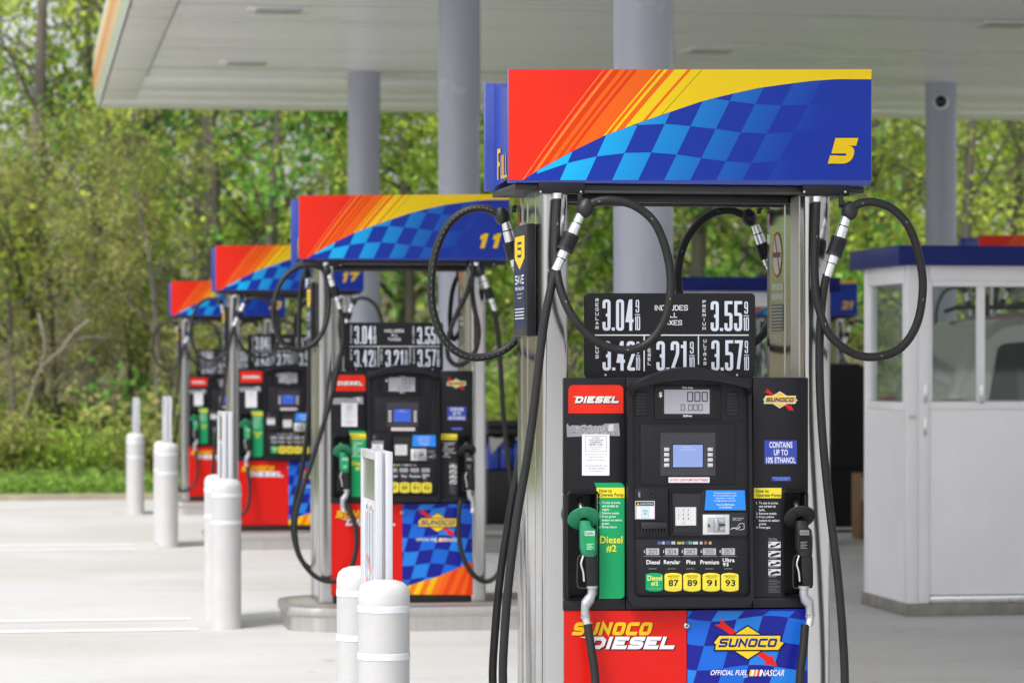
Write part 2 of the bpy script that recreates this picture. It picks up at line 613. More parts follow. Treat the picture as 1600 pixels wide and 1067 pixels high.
class Decal(MB):
    """flat printed graphics on the plane y; layers rise half a millimetre each"""
    def __init__(self, y, m='print', mapper=None, to3=None):
        super().__init__()
        self.y, self.mm = y, m
        self.map = mapper or (lambda px, py: (px, py))
        self.to3 = to3 or (lambda u, z, dy: (u, self.y - dy, z))

    def raw(self, polys, col, layer):
        for p in polys:
            self.add([self.to3(q[0], q[1], layer * .0005) for q in p], [tuple(range(len(p)))], self.mm, col)

    def poly(self, pts, col, layer=1):
        self.raw([[self.map(*p) for p in pts]], col, layer)

    def rect(self, x0, y0, x1, y1, col, layer=1, r=0, corners='1234'):
        if not r:
            return self.poly([(x0, y0), (x1, y0), (x1, y1), (x0, y1)], col, layer)
        pts = []
        for k, (cx, cy, a0) in enumerate([(x0 + r, y0 + r, 180), (x1 - r, y0 + r, 270), (x1 - r, y1 - r, 0), (x0 + r, y1 - r, 90)]):
            if str(k + 1) in corners:
                for j in range(6):
                    a = math.radians(a0 + 18 * j)
                    pts.append((cx + r * math.cos(a), cy + r * math.sin(a)))
            else:
                pts.append([(x0, y0), (x1, y0), (x1, y1), (x0, y1)][k])
        self.poly(pts, col, layer)

    def text(self, txt, x0, y0, x1, y1, col, layer=2, bold=.012, shear=0, align='LEFT', line=1.0):
        """built-in lettering fitted to a box in map coordinates (y down)"""
        v, f = font_mesh(txt, bold, align, line)
        vs = []
        for a, b in v:
            u, z = self.map(x0 + a * (x1 - x0) + shear * (b - .5) * abs(y1 - y0), y1 + b * (y0 - y1))
            vs.append(self.to3(u, z, layer * .0005))
        self.add(vs, f, self.mm, col)

    def block(self, txt, x0, y0, x1, y1, t, col, layer=2, shear=0, gap=.35, rad=.28, wid=None, maxt=.33):
        """sign-painter block letters; t = stroke thickness as a share of the letter height"""
        H = y1 - y0
        narrow = {'1': .62, 'I': .35, '.': .35, ' ': .5, '-': .6}
        ws = [narrow.get(c, 1) if not (wid and c in wid) else wid[c] for c in txt]
        T = t * H
        unit = (x1 - x0 - gap * T * (len(txt) - 1)) / sum(ws)
        for _ in range(4):
            T = min(t * H, maxt * unit)
            unit = (x1 - x0 - gap * T * (len(txt) - 1)) / sum(ws)
        x = x0
        for c, w in zip(txt, ws):
            cw = unit * w
            if c in GL:
                for si, (pts, closed, fl) in enumerate(GL[c]):
                    iw = max(cw - T, cw * .05)
                    q = [(x + T / 2 + p[0] * iw if c != '.' and c != 'I' else x + cw * p[0], y1 - T / 2 - p[1] * (H - T)) for p in pts]
                    if not closed and c != '.':
                        for e, o in ((0, 1), (-1, -2)):
                            (ax_, ay_), (bx_, by_) = pts[e], pts[o]
                            if abs(ax_ - bx_) < .02 and (ay_ < .09 or ay_ > .91):
                                q[e] = (q[e][0], y1 if ay_ < .5 else y0)
                            elif abs(ay_ - by_) < .02 and (abs(ax_) < .09 or abs(ax_ - 1) < .09):
                                q[e] = (x if ax_ < .5 else x + cw, q[e][1])
                    if fl:
                        q = fillet(q, closed, (rad * (1 if fl == 1 else 1.7)) * min(max(iw, T * 1.2), H), T * .52)
                    for quad in stroke_quads(q, closed, T):
                        qq = [self.map(p[0] + shear * (y1 - p[1]), p[1]) for p in quad]
                        self.raw([qq], col, layer + .12 * si)
            x += cw + gap * T


# ------------------------------------------------------------------ ground, kerb, terrain
def drop(y):
    return 0 if y < 25 else -.0125 * (min(y, 40) - 25)


g = MB()
ys = [-400, -60, -20, 0, 10, 20, 25, 29, 33, 37.3]
xs = [-300, -60, -20, -5, 0, 5, 10, 20, 60, 300]
vs = [(x, y, drop(y)) for y in ys for x in xs]
fs = [(j * len(xs) + i, j * len(xs) + i + 1, (j + 1) * len(xs) + i + 1, (j + 1) * len(xs) + i) for j in range(len(ys) - 1) for i in range(len(xs) - 1)]
g.add(vs, fs, 'ground')
structure(g.build("forecourt_paving"))

g = MB()
g.box(-300, 300, 37.3, 37.46, -.4, drop(37.3) + .07, 'kerb', .02)
structure(g.build("lot_kerb"))

M['soil'] = noise_variation(mat("leaf litter", (.10, .085, .045), .95), 1.2, .45)
M['verge'] = noise_variation(mat("grass verge", (.16, .22, .06), .95), 2.5, .35)
g = MB()
gy = [37.46, 38.0, 38.8, 40, 44, 50, 58, 70, 90, 140, 300]
gz = [-.085, -.03, .05, .15, .5, 1.0, 1.7, 2.8, 4.2, 6.5, 12]
gx = [-400, -80] + list(range(-40, 61, 4)) + [100, 400]
vs, fs = [], []
for y, z in zip(gy, gz):
    for x in gx:
        vs.append((x, y, z + (random.uniform(-.12, .12) * min(1, (y - 37.4) / 6))))
nx = len(gx)
for j in range(len(gy) - 1):
    for i in range(nx - 1):
        g.add([], [], 'soil')
for j in range(len(gy) - 1):
    fsj = [(j * nx + i, j * nx + i + 1, (j + 1) * nx + i + 1, (j + 1) * nx + i) for i in range(nx - 1)]
    if j == 0:
        g.add(vs, fsj, 'verge', smooth=True)
        base = len(g.v) - len(vs)
    else:
        mi = g.mi('verge' if j < 2 else 'soil')
        for f in fsj:
            g.f.append([base + k for k in f])
            g.m.append(mi)
            g.c.append((1, 1, 1))
            g.s.append(True)
structure(g.build("wooded_bank"))

# double white lines running out from each island nose
for k, (y0, xe) in enumerate([(10.3, 1.0), (17.81, 1.0), (25.36, .93), (32.9, .95)]):
    for dy in (-.36, .36):
        g = MB()
        yy = y0 + dy
        g.add([(-14, yy - .05, drop(yy) + .004), (xe, yy - .05, drop(yy) + .004), (xe, yy + .05, drop(yy) + .004), (-14, yy + .05, drop(yy) + .004)], [(0, 1, 2, 3)], 'paint')
        structure(g.build("lane_line"))

# ------------------------------------------------------------------ canopy with its columns
SOF = 4.6
CX0, CX1, CY0, CY1 = .89, 12.6, 6.3, 36.1
canopy = thing("canopy", "broad pale canopy roof with striped fascia carried on round grey columns above the pumps", "canopy", (CX0, CY1, 0))


def cpart(mb, name):
    o = mb.build(name, canopy)
    o.location = (-CX0, -CY1, 0)
    return o


g = MB()
y = CY0 + .34
while y < CY1 - 3.9:
    t = random.uniform(-.0015, .0015)
    y2 = min(y + .405, CY1 - 3.85)
    g.add([(CX0 + .42, y, SOF + t), (CX1 - .4, y, SOF + t * .5), (CX1 - .4, y2 - .004, SOF - t * .5), (CX0 + .42, y2 - .004, SOF - t)], [(0, 1, 2, 3)], 'soffit')
    y += .405
cpart(g, "soffit_panel")
g = MB()   # perimeter trim, a few millimetres lower
g.box(CX0 + .02, CX0 + .40, CY0, CY1 - 1.1, SOF - .03, SOF + .02, 'soffit', .006)
g.box(CX0 + .02, CX1, CY1 - 3.82, CY1 - 2.1, SOF - .012, SOF + .03, 'soffit', .004)
g.box(CX0 + .02, CX1, CY1 - 2.08, CY1 - 1.05, SOF - .016, SOF + .03, 'soffit', .004)
g.box(CX0 + .02, CX1, CY1 - 1.03, CY1, SOF - .03, SOF + .03, 'soffit', .006)
g.box(CX0 + .42, CX1, CY0, CY0 + .32, SOF - .03, SOF + .02, 'soffit', .006)
g.box(CX1 - .38, CX1, CY0 + .33, CY1 - 3.83, SOF - .03, SOF + .02, 'soffit', .006)
cpart(g, "perimeter_trim")
M['roofgrey'] = mat("canopy deck", (.3, .3, .3), .7)
g = MB()
g.box(CX0 + .03, CX1, CY0 + .02, CY1 - .02, SOF + .06, SOF + .86, 'roofgrey')
cpart(g, "roof_deck")
# fascia: a bulged profile with printed colour bands, along the left side and both ends
prof = [(0, 0, 'e8ecea'), (.02, .05, 'd6e4d8'), (.04, .12, 'f4c8a0'), (.055, .24, 'f0a468'), (.065, .40, 'f4d8b0'), (.06, .55, 'f3e9dc'), (.045, .68, 'f3e9dc'), (.025, .78, '6f8bc8'), (0, .9, '4a66b0')]
g = MB()
for (o0, z0, c0), (o1, z1, c1) in zip(prof, prof[1:]):
    g.add([(CX0 - o0, CY0 - .02, SOF - .03 + z0), (CX0 - o1, CY0 - .02, SOF - .03 + z1), (CX0 - o1, CY1 + .02, SOF - .03 + z1), (CX0 - o0, CY1 + .02, SOF - .03 + z0)], [(0, 1, 2, 3)], 'vinyl', c0, True)
g.add([(CX0 - p[0], CY0 - .02, SOF - .03 + p[1]) for p in prof], [tuple(range(len(prof)))], 'vinyl', 'e0e0e0')
g.add([(CX0 - p[0], CY1 + .02, SOF - .03 + p[1]) for p in prof], [tuple(range(len(prof)))], 'vinyl', 'e0e0e0')
for (yy, yb) in ((CY0 - .03, CY0), (CY1, CY1 + .03)):
    g.box(CX0, CX1, yy, yb, SOF - .02, SOF + .87, 'vinyl', 0, 'f3e9dc')
g.box(CX1, CX1 + .03, CY0 - .03, CY1 + .03, SOF - .02, SOF + .87, 'vinyl', 0, 'f3e9dc')
cpart(g, "fascia")
COLX = [(3.51, 16.85), (3.51, 24.2), (3.56, 31.55), (9.93, 31.7), (9.93, 24.2), (9.93, 16.85)]
for cx, cy in COLX:
    g = MB()
    r = .172
    z = drop(cy)
    g.lathe([(r + .03, z), (r + .03, z + .03), (r, z + .032), (r, SOF + .03)], (cx, cy, 0), (0, 0, 1), 'column', 40)
    o = cpart(g, "column")
for px, dist in [(435, 26.0), (385, 30.6), (1572, 27.1), (1110, 29.4)]:
    x, y = spot(px, dist)
    g = MB()
    g.box(x - .27, x + .27, y - .25, y + .25, SOF - .016, SOF - .004, 'soffit', .005)
    o = cpart(g, "ceiling_light")
    g = MB()
    g.box(x - .2, x + .2, y - .2, y + .2, SOF - .020, SOF - .0165, mat("lamp lens", (.42, .42, .40), .3), .001)
    g.build("lens", o)

# security camera on the far right column
cxx, cyy = 9.93, 31.7
cdir = Vector((-cxx, -cyy, 0)).normalized()
cpos = Vector((cxx, cyy, 1.55 + (565 - 160) * 32.7 / FPX)) + cdir * .172
sc_ = thing("security_camera", "small round security camera with a dark lens on the far right grey column", "camera", tuple(cpos))
g = MB()
g.lathe([(0, -.03), (.075, -.03), (.08, 0), (.085, .06), (.08, .10), (.068, .115)], (0, 0, 0), cdir, 'white', 28)
g.build("housing", sc_)
g = MB()
g.lathe([(.066, .112), (.060, .105), (.045, .125), (.02, .135), (0, .137)], (0, 0, 0), cdir, 'darkglass', 28)
g.build("lens", sc_)

# ------------------------------------------------------------------ pump islands
PX = 2.18
PUMPS = {'5': (PX, 10.01), '11': (PX, 17.58), '17': (PX, 25.15), '23': (PX, 32.68)}
IZ = .15


def island(x, y, z, label, x1=4.3):
    t = thing("pump_island", label, "island", (x, y, z), "stainless steel edged pump islands")
    x0, xe, hw, c = -.67, x1 - x, .45, .16
    ring = [(x0, -hw + c), (x0 + c, -hw), (xe - c, -hw), (xe, -hw + c), (xe, hw - c), (xe - c, hw), (x0 + c, hw), (x0, hw - c)]
    pts = [tuple(p) for p in fillet(ring, True, .05)]

    def off(k):
        cx, cy = (x0 + xe) / 2, 0
        return [(p[0] + k * (1 if p[0] > cx else -1), p[1] + k * (1 if p[1] > cy else -1)) for p in pts]
    prof = [(0, 0), (0, .085), (.012, .095), (.016, .115), (.012, .138), (0, .147), (-.03, IZ)]
    vs, fs = [], []
    n = len(pts)
    for o, h in prof:
        vs += [(p[0], p[1], h) for p in off(o)]
    for i in range(len(prof) - 1):
        for k in range(n):
            fs.append((i * n + k, i * n + (k + 1) % n, (i + 1) * n + (k + 1) % n, (i + 1) * n + k))
    g = MB()
    g.add(vs, fs, 'steel_sat', smooth=True)
    g.build("steel_edge", t)
    g = MB()
    g.add([(p[0], p[1], IZ - .002) for p in off(-.02)], [tuple(range(n))], 'plinth')
    g.build("concrete_top", t)


island(PX, 10.01, 0, "stainless edged island under the nearest pump, below the frame", 4.3)
island(PX, 17.58, 0, "stainless steel edged island under the second nearest pump, its rounded nose beside a bollard")
island(PX, 25.15, drop(25), "stainless steel edged island under the third pump, mostly behind two bollards")
island(PX, 32.68, drop(32.7), "stainless steel edged island under the farthest pump, beside the grass verge")
island(8.75, 24.9, 0, "stainless edged island behind the white kiosk", 10.4)
island(8.45, 32.0, drop(32), "stainless edged island under the pump numbered 21", 10.4)


# ------------------------------------------------------------------ the fuel pump
class Frame:
    """photo survey of one pump: pixel -> pump coordinates on the plane y"""
    def __init__(self, x, y, z):
        self.o = Vector((x, y, z))

    def p3(self, px, py, y):
        return on_plane(px, py, self.o.y + y) - self.o

    def m(self, y):
        return lambda px, py: (self.p3(px, py, y).x, self.p3(px, py, y).z)


F5 = Frame(PX, 10.01, IZ)
YT, YP, YC, YB, YL = -.29, -.262, -.272, -.292, -.268


def topper_art(d):
    """stripes and chequered wave; art coordinates: x 245-2761, y 85-850"""
    def m(x, y):
        return (740 + x / 4.4444, 90 + y / 4.4444)
    x0, x1, y0, y1 = 243.0, 2763.0, 84.0, 852.0
    wave = [(243, 895), (345, 850), (450, 782), (690, 650), (905, 545), (1155, 452), (1370, 378), (1580, 307), (1672, 283), (1782, 256), (1982, 213), (2172, 186), (2357, 163), (2522, 152), (2762, 153)]

    def wy(x):
        for (a, b), (c, e) in zip(wave, wave[1:]):
            if a <= x <= c:
                return b + (e - b) * (x - a) / (c - a)
        return 895 if x < 243 else 153

    def sx(xt, y):
        s = .80 + .13 * (xt - 910) / 680
        dy = y - 84
        return xt - s * dy * (1 - .000105 * dy)
    red, ro, orr, orl, ye, ol = 'f0301c', 'e8400f', 'fb6a14', 'ff8a30', 'fcd81c', '8a7414'
    bands = [(-900, red), (902, orl), (911, red), (948, orl), (972, ro), (1022, orr), (1058, ro), (1085, orr), (1112, ro), (1140, orr), (1284, ye), (1298, orr), (1326, ye), (1350, orr), (1396, ye), (1488, orr), (1512, ye), (1586, ol), (1592, ye), (4600, ye)]
    d.poly([m(x0, y0), m(x1, y0), m(x1, y1), m(x0, y1)], red, 0)
    for (xa, c), (xb, _) in zip(bands, bands[1:]):
        if c == red and xa < 0:
            continue
        n = 12
        for k in range(n):
            ya, yb = y0 + (y1 - y0) * k / n, y0 + (y1 - y0) * (k + 1) / n
            q = [(sx(xa, ya), ya), (min(sx(xb, ya), x1), ya), (min(sx(xb, yb), x1), yb), (sx(xa, yb), yb)]
            q = [(max(min(a, x1), x0), b) for a, b in q]
            if q[1][0] - q[0][0] < .5 and q[2][0] - q[3][0] < .5:
                continue
            d.poly([m(*p) for p in q], c, 1)
    # navy below the wave
    xs_ = [302] + [w[0] for w in wave[1:]]
    for a, b in zip(xs_, xs_[1:]):
        n = 4
        for k in range(n):
            p, q = a + (b - a) * k / n, a + (b - a) * (k + 1) / n
            if min(wy(p), y1) >= y1 - .5 and min(wy(q), y1) >= y1 - .5:
                continue
            d.poly([m(p, min(wy(p), y1)), m(q, min(wy(q), y1)), m(q, y1), m(p, y1)], '1838ac', 2)
    # chequers
    R = [lambda i: 860.0,
         lambda i: np.interp(i, [-2, -1, 0, 1, 2, 3, 4, 5, 6, 7, 8, 9, 10], [900, 808, 735, 688, 665, 660, 675, 700, 722, 735, 720, 705, 700]),
         lambda i: np.interp(i, [0, 1, 2, 3, 4, 5, 6, 7, 8, 9, 10], [560, 500, 470, 462, 478, 498, 522, 530, 522, 508, 505]),
         lambda i: np.interp(i, [3, 4, 5, 6, 7, 8, 9, 10], [250, 275, 303, 325, 335, 330, 312, 305]),
         lambda i: 90.0]
    for row in range(4):
        for i in range(-1, 9):
            if (i + row) % 2:
                continue
            t = np.clip((i - .2) / 8.4, 0, 1)
            c0, c1 = np.array([28, 190, 252]), np.array([24, 58, 173])
            n = 5
            for k in range(n):
                tt = np.clip((i + k / n + .4) / 9.0, 0, 1) ** 1.15
                c = c0 + (c1 - c0) * tt
                hexc = '%02x%02x%02x' % tuple(int(v) for v in c)
                quad = []
                for (ii, top) in ((i + k / n, 0), (i + (k + 1) / n, 0), (i + (k + 1) / n, 1), (i + k / n, 1)):
                    yv = R[row + 1](ii) if top else R[row](ii)
                    xb = 600 + 181 * ii
                    slope = .44 + .012 * ii
                    yv = min(yv, y1)
                    for _ in range(6):
                        xv = xb + slope * (850 - yv)
                        yv = max(yv, min(wy(xv) + 1.5, y1))
                    quad.append((min(max(xv, x0), x1), yv))
                h0 = quad[0][1] - quad[3][1]
                h1 = quad[1][1] - quad[2][1]
                if h0 < 1 and h1 < 1:
                    continue
                d.poly([m(*p) for p in quad], hexc, 3)


def lower_art(d, x0, x1, y0, y1):
    """blue half of the lower door: chequers and the orange swoosh at the foot"""
    w, h = x1 - x0, y1 - y0

    def m(s, t):
        return (x0 + s * w, y0 + t * h)
    d.poly([m(0, 0), m(1, 0), m(1, 1), m(0, 1)], '1c2496', 1)

    def sw(s):
        return float(np.interp(s, [0, .15, .5, .75, 1], [.925, .885, .80, .72, .625]))
    lean = .42
    cw = .215
    wob = lambda s, r: .018 * math.sin(s * 7 + r * .4)
    for r in range(-1, 7):
        for i in range(-1, 9):
            if (i + r) % 2:
                continue
            n = 4
            for k in range(n):
                q = []
                for ii, rr in ((i + k / n, r + 1), (i + (k + 1) / n, r + 1), (i + (k + 1) / n, r), (i + k / n, r)):
                    t = rr * .155 + .05
                    s = ii * cw - lean * t * .9
                    t += wob(s, rr)
                    t = min(max(t, .002), sw(min(max(s, 0), 1)))
                    q.append((min(max(s, 0), 1), t))
                if abs(q[1][0] - q[0][0]) < 1e-4 and abs(q[2][0] - q[3][0]) < 1e-4:
                    continue
                if q[0][1] - q[3][1] < 1e-3 and q[1][1] - q[2][1] < 1e-3:
                    continue
                c = '2a86ea' if (i * 3 + r) % 4 else '1f6cdc'
                d.poly([m(*p) for p in q], c, 2)
    # swoosh stripes
    cols = ['fcd21c', 'fcd21c', 'f08a1c', 'fcd21c', 'fa7a18', 'fcc01c', 'fa7a18', 'fb6a14', 'f24a18', 'fb6a14', 'f24a18', 'fb6a14', 'f03818', 'f24a18', 'e83018']
    n = len(cols)
    for k, c in enumerate(cols):
        a, b = -.1 + 1.25 * k / n, -.1 + 1.25 * (k + 1) / n
        q = []
        for sb in (a, b):
            t = .9
            for _ in range(12):
                s = sb + (1 - t) * .55
                t = sw(min(max(s, 0), 1))
            q.append((min(max(s, 0), 1), t))
        poly = [q[0], q[1], (min(max(b, 0), 1), 1), (min(max(a, 0), 1), 1)]
        d.poly([m(*p) for p in poly], c, 3)


def sun_logo(d, cx, cy, s, layer, outline='16205e'):
    """yellow diamond with red arrow and word banner; s = half width"""
    def arrow(col, grow, ly):
        a, b = Vector((cx - .88 * s, cy - .62 * s)), Vector((cx + .86 * s, cy + .68 * s))
        dr = (b - a).normalized()
        nn = Vector((-dr.y, dr.x))
        w = .085 * s + grow
        pts = [a - dr * grow - nn * w * 1.5, a + dr * .3 * s - nn * w, b - dr * .34 * s - nn * w, b - dr * .36 * s - nn * w * 2.1, b + dr * grow, b - dr * .36 * s + nn * w * 2.1, b - dr * .34 * s + nn * w, a + dr * .3 * s + nn * w, a - dr * grow + nn * w * 1.5, a + dr * .12 * s]
        d.poly([tuple(p) for p in pts], col, ly)
    arrow('e8251c', 0, layer)
    for grow, col, ly in ((.05 * s, outline, layer + 1), (0, 'fbd42c', layer + 2)):
        dw, dh = .74 * s + grow * 1.5, .47 * s + grow
        d.poly([(cx - dw, cy), (cx, cy - dh), (cx + dw, cy), (cx, cy + dh)], col, ly)
    for grow, col, ly in ((.045 * s, outline, layer + 3), (0, 'fbd42c', layer + 4)):
        bw, bh, sl = .93 * s + grow, .20 * s + grow, .08 * s
        d.poly([(cx - bw - sl * .6, cy), (cx - bw + sl * 1.4, cy - bh), (cx + bw + sl * .2, cy - bh), (cx + bw - sl * .1, cy - bh * .2), (cx + bw + sl * 1.4, cy), (cx + bw - sl * .6, cy + bh), (cx - bw - sl * .1, cy + bh), (cx - bw + sl * .2, cy + bh * .2)], col, ly)
    d.block("sUnOcO", cx - .86 * s, cy - .125 * s, cx + .80 * s, cy + .125 * s, .25, '1f2a7c', layer + 5, shear=.28, gap=.5, rad=.2)


PRICE_ROWS = [("REGULAR", "3.04", 167, 195, 228, 500, 510, 552, 90, 368), ("PREMIUM", "3.55", 1090, 1118, 1160, 1436, 1446, 1490, 105, 372),
              ("PLUS", "3.42", 167, 195, 228, 512, 518, 552, 450, 712), ("DIESEL", "3.21", 618, 645, 692, 970, 978, 1022, 450, 712), ("ULTRA9", "3.57", 1098, 1124, 1166, 1442, 1450, 1490, 442, 712)]


def make_pump(number, label, hoses):
    root = thing("fuel_pump", label, "fuel pump", tuple(F5.o), "fuel pumps under striped toppers")
    P = F5.p3

    def U(px, y=YC):
        return P(px, 600, y).x

    def V(py, px=1078, y=YC):
        return P(px, py, y).z
    # posts
    posts = []
    ztop = V(298)
    for a, b in ((848, 889), (1257, 1298)):
        g = MB()
        g.vbox(U(a, YP), U(b, YP), YP, -YP, 0, ztop, 'steel', .016)
        s = 1 if a < 1000 else -1
        xo = U(a, YP) if s > 0 else U(b, YP)
        for yy in (-.11, .05, .16):
            g.box(xo - .0025, xo + .0025, yy - .012, yy + .012, .004, ztop - .004, 'steel')
        if s < 0:
            xi = U(a, YP)
            for ya, yb in ((-.2, -.09), (.0, .20)):
                g.box(xi - .003, xi + .003, ya, yb, .9, ztop - .01, 'steel_sat' if ya < -.1 else 'steel')
        posts.append(g.build("post", root))
    # cabinet: body behind, facia plates round the two nozzle recesses
    cl, cr = U(881), U(1263)
    zt, zb = V(590), V(951)
    g = MB()
    g.box(cl, cr, YC + .10, .262, .03, zt - .002, 'plastic')
    g.box(U(978), U(1176), YC + .004, YC + .099, zb, zt, 'plastic', .004)

    def plate(a, b, c, d_):
        g.box(U(a), U(b), YC, YC + .098, V(c), V(d_), 'plastic', .0035)
    for (a, b, h0, h1) in ((881, 977.6, 890, 931), (1176.4, 1263, 1226, 1257)):
        plate(a, b, 590, 771)
        plate(a, h0, 771.4, 934)
        plate(h1, b, 771.4, 934)
        plate(a, b, 934.4, 951)
    g.build("cabinet", root)
    # nozzle holders: moulded surround of each recess
    for a, b in ((889, 932), (1225, 1258.5)):
        g = MB()
        xa, xb, z0, z1 = U(a), U(b), V(936), V(769)
        w = .010
        pts_o = fillet([(xa - w, z0), (xa - w, z1 + w), (xb + w, z1 + w), (xb + w, z0)], True, .02)
        pts_i = fillet([(xa, z0 + w), (xa, z1), (xb, z1), (xb, z0 + w)], True, .014)
        n = len(pts_o)
        vs = [(p[0], YC - .001, p[1]) for p in pts_o] + [(p[0], YC - .009, p[1]) for p in [((o[0] + i[0]) / 2, (o[1] + i[1]) / 2) for o, i in zip(pts_o, pts_i)]] + [(p[0], YC + .05, p[1]) for p in pts_i]
        fs = [(r * n + k, r * n + (k + 1) % n, (r + 1) * n + (k + 1) % n, (r + 1) * n + k) for r in range(2) for k in range(n)]
        g.add(vs, fs, 'plastic', smooth=True)
        g.add([(p[0], YC + .095, p[1]) for p in pts_i], [tuple(range(n))], 'plastic_dark')
        g.build("nozzle_holder", root)
    # base
    g = MB()
    g.box(U(889), U(1257), -.255, .255, 0, V(1202, y=YL), 'plastic_dark', .004)
    g.build("base_plinth", root)
    # lower doors
    for a, b, nm in ((882, 1073, 0), (1073.6, 1262, 1)):
        xa, xb, z0, z1 = U(a, YL), U(b, YL), V(1201, y=YL), V(953, y=YL)
        g = MB()
        g.box(xa, xb, YL + .001, YL + .03, z0, z1, 'vinyl', 0, 'd81e16' if nm == 0 else '1c2496')
        panel = g.build("door_panel", root)
        d = Decal(YL, 'vinyl', F5.m(YL))
        if nm == 0:
            d.rect(a + .5, 953.6, b - .3, 1200.5, 'e01f18', 1)
            for dx, dy, c, ly in ((1.2, 1.2, '8a1210', 2), (0, 0, 'fbc820', 3)):
                d.block("sUnOcO", 893 + dx, 971.5 + dy, 1015 + dx, 992 + dy, .28, c, ly, shear=.30, gap=.42, rad=.2)
            for dx, dy, c, ly in ((1.6, 1.4, '2a1030', 4), (0, 0, 'f4f4fa', 5)):
                d.block("DIESEL", 920 + dx, 994 + dy, 1052 + dx, 1013.5 + dy, .30, c, ly, shear=.34, gap=.4, rad=.18)
            d.poly([(905, 994.6), (926, 994.2), (923, 997.5)], 'f4f4fa', 5)
        else:
            lower_art(d, a + .4, b - .5, 953.6, 1200.5)
            sun_logo(d, 1168, 1003.5, 54, 4)
            d.text("OFFICIAL FUEL", 1110, 1046, 1168, 1054.2, 'f2f4fc', 5, .02, .25)
            d.text("OF", 1161, 1055.2, 1168, 1058, 'f2f4fc', 5, .01, .25)
            for k, c in enumerate(('fbd42c', 'f4f4fa', 'f0a03c', 'e8dcc8', 'e02818', 'f4f4fa')):
                x = 1170 + k * 3.1
                d.poly([(x + 2.2, 1045.5), (x + 5.2, 1045.5), (x + 3, 1055.5), (x, 1055.5)], c, 5)
            d.text("NASCAR", 1189, 1045.5, 1226, 1055.5, 'f2f4fc', 5, .022, .25)
        d.build("graphic", panel, fix=False)
    g = MB()
    g.lathe([(.010, 0), (.010, .006), (.007, .009), (0, .009)], P(1072.5, 977, YL - .002), (0, -1, 0), 'bolt', 16)
    g.lathe([(.004, .0092), (0, .0095)], P(1072.5, 977, YL - .002), (0, -1, 0), 'plastic_dark', 8)
    g.build("door_lock", root)
    # topper: printed front and rear panels joined by recessed blue end panels
    zt0, zt1 = V(288, y=YT), P(1078, 112.3, YT).z
    xa, xb = U(795, YT), U(1361, YT)
    g = MB()
    g.box(xa, xb, YT + .0008, YT + .042, zt0, zt1, 'blue', .003)
    g.box(xa, xb, .215, .257, zt0, zt1, 'blue', .003)
    ins = .03
    for sx, x in ((1, xa + ins), (-1, xb - ins)):
        # end panel swept in plan: slightly concave
        n = 8
        vs = []
        for k in range(n + 1):
            t = k / n
            yy = YT + .04 + t * (.22 - YT - .04)
            xx = x + sx * .014 * math.sin(math.pi * t)
            vs += [(xx, yy, zt0 + .012 + .02 * (1 - abs(2 * t - 1))), (xx, yy, zt1 - .004 - .03 * math.sin(math.pi * t))]
        g.add(vs, [(2 * k, 2 * k + 1, 2 * k + 3, 2 * k + 2) for k in range(n)], 'blue', smooth=True)
    g.box(xa + ins + .014, xb - ins - .014, YT + .041, .216, zt1 - .05, zt1 - .04, 'blue')
    topper = g.build("topper", root)
    d = Decal(YT, 'vinyl', F5.m(YT))
    topper_art(d)
    d.build("graphic", topper, fix=False)
    d = Decal(YT, 'vinyl', F5.m(YT))
    if len(number) == 1:
        bx = (1293, 1334)
    else:
        bx = (1276, 1338)
    for grow, c, ly in ((1.8, '14245e', 5), (0, 'fcd21c', 6)):
        d.block(number, bx[0] - grow * .3, 216 - grow * .8, bx[1] - 4 + grow * .3, 256 + grow * .8, .30 + grow * .022, c, ly, shear=.27, gap=.42 if number != '11' else .55, rad=.32)
    d.build("number", topper, fix=False)
    # word on the left end panel
    d = Decal(0, 'vinyl', None, lambda u, z, dy: (xa + ins + .014 * math.sin(math.pi * ((u - (YT + .04)) / (.22 - YT - .04))) - .0015 - dy, u, z))
    zl = V(272)
    for dx, c, ly in ((.003, '101c50', 1), (0, 'fcc820', 2)):
        d.block("F", .15 - dx, -(zl + .115), .108 - dx, -(zl + .0) + .0, .17, c, ly)
    mb = Decal(0, 'vinyl', lambda x, y: (x, -y), d.to3)
    for dx, c, ly in ((.003, '101c50', 1), (0, 'fcc820', 2)):
        def rev(t_, xs0, xs1, za, zb_):
            sub = Decal(0, 'vinyl', lambda x, y: (-x, -y), d.to3)
            sub.block(t_, -xs0 + dx, -za, -xs1 + dx, -zb_, .2, c, ly, gap=.5)
            for f in range(len(sub.f)):
                mb.add([sub.v[k] for k in sub.f[f]], [tuple(range(len(sub.f[f])))], 'vinyl', c)
        rev("F", .16, .115, zl + .105, zl)
        rev("ULL", .108, .01, zl + .08, zl)
    mb.build("lettering", topper, fix=False)
    # black frame under the topper
    g = MB()
    g.box(U(806), U(1352), YT + .03, .23, zt0 - .022, zt0 - .001, 'plastic_dark', .003)
    g.box(U(889), U(1257), -.06, -.02, zt0 - .05, zt0 - .023, 'plastic_dark', .003)
    g.box(U(889), U(1257), .17, .20, zt0 - .05, zt0 - .023, 'plastic_dark', .003)
    frame = g.build("topper_frame", root)
    for a, b in ((840, 912), (1252, 1325)):
        g = MB()
        g.box(U(a), U(b), YT - .004, YT + .029, V(305), V(287.6), 'plastic', .003)
        br = g.build("mounting_bracket", root)
        g = MB()
        for px in (a + 4.5, b - 4.5):
            g.lathe([(.0038, 0), (.0035, .0025), (0, .003)], P(px, 300, YT - .004), (0, -1, 0), 'bolt', 10)
        g.build("screws", br)
    # price sign on top of the cabinet
    YS = -.20

    def s2(x, y):
        return F5.m(YS)(900 + x / 5.5172, 450 + y / 5.5172)
    g = MB()
    pts = fillet([s2(82, 775), s2(82, 45), s2(1545, 45), s2(1545, 775)], True, .018)
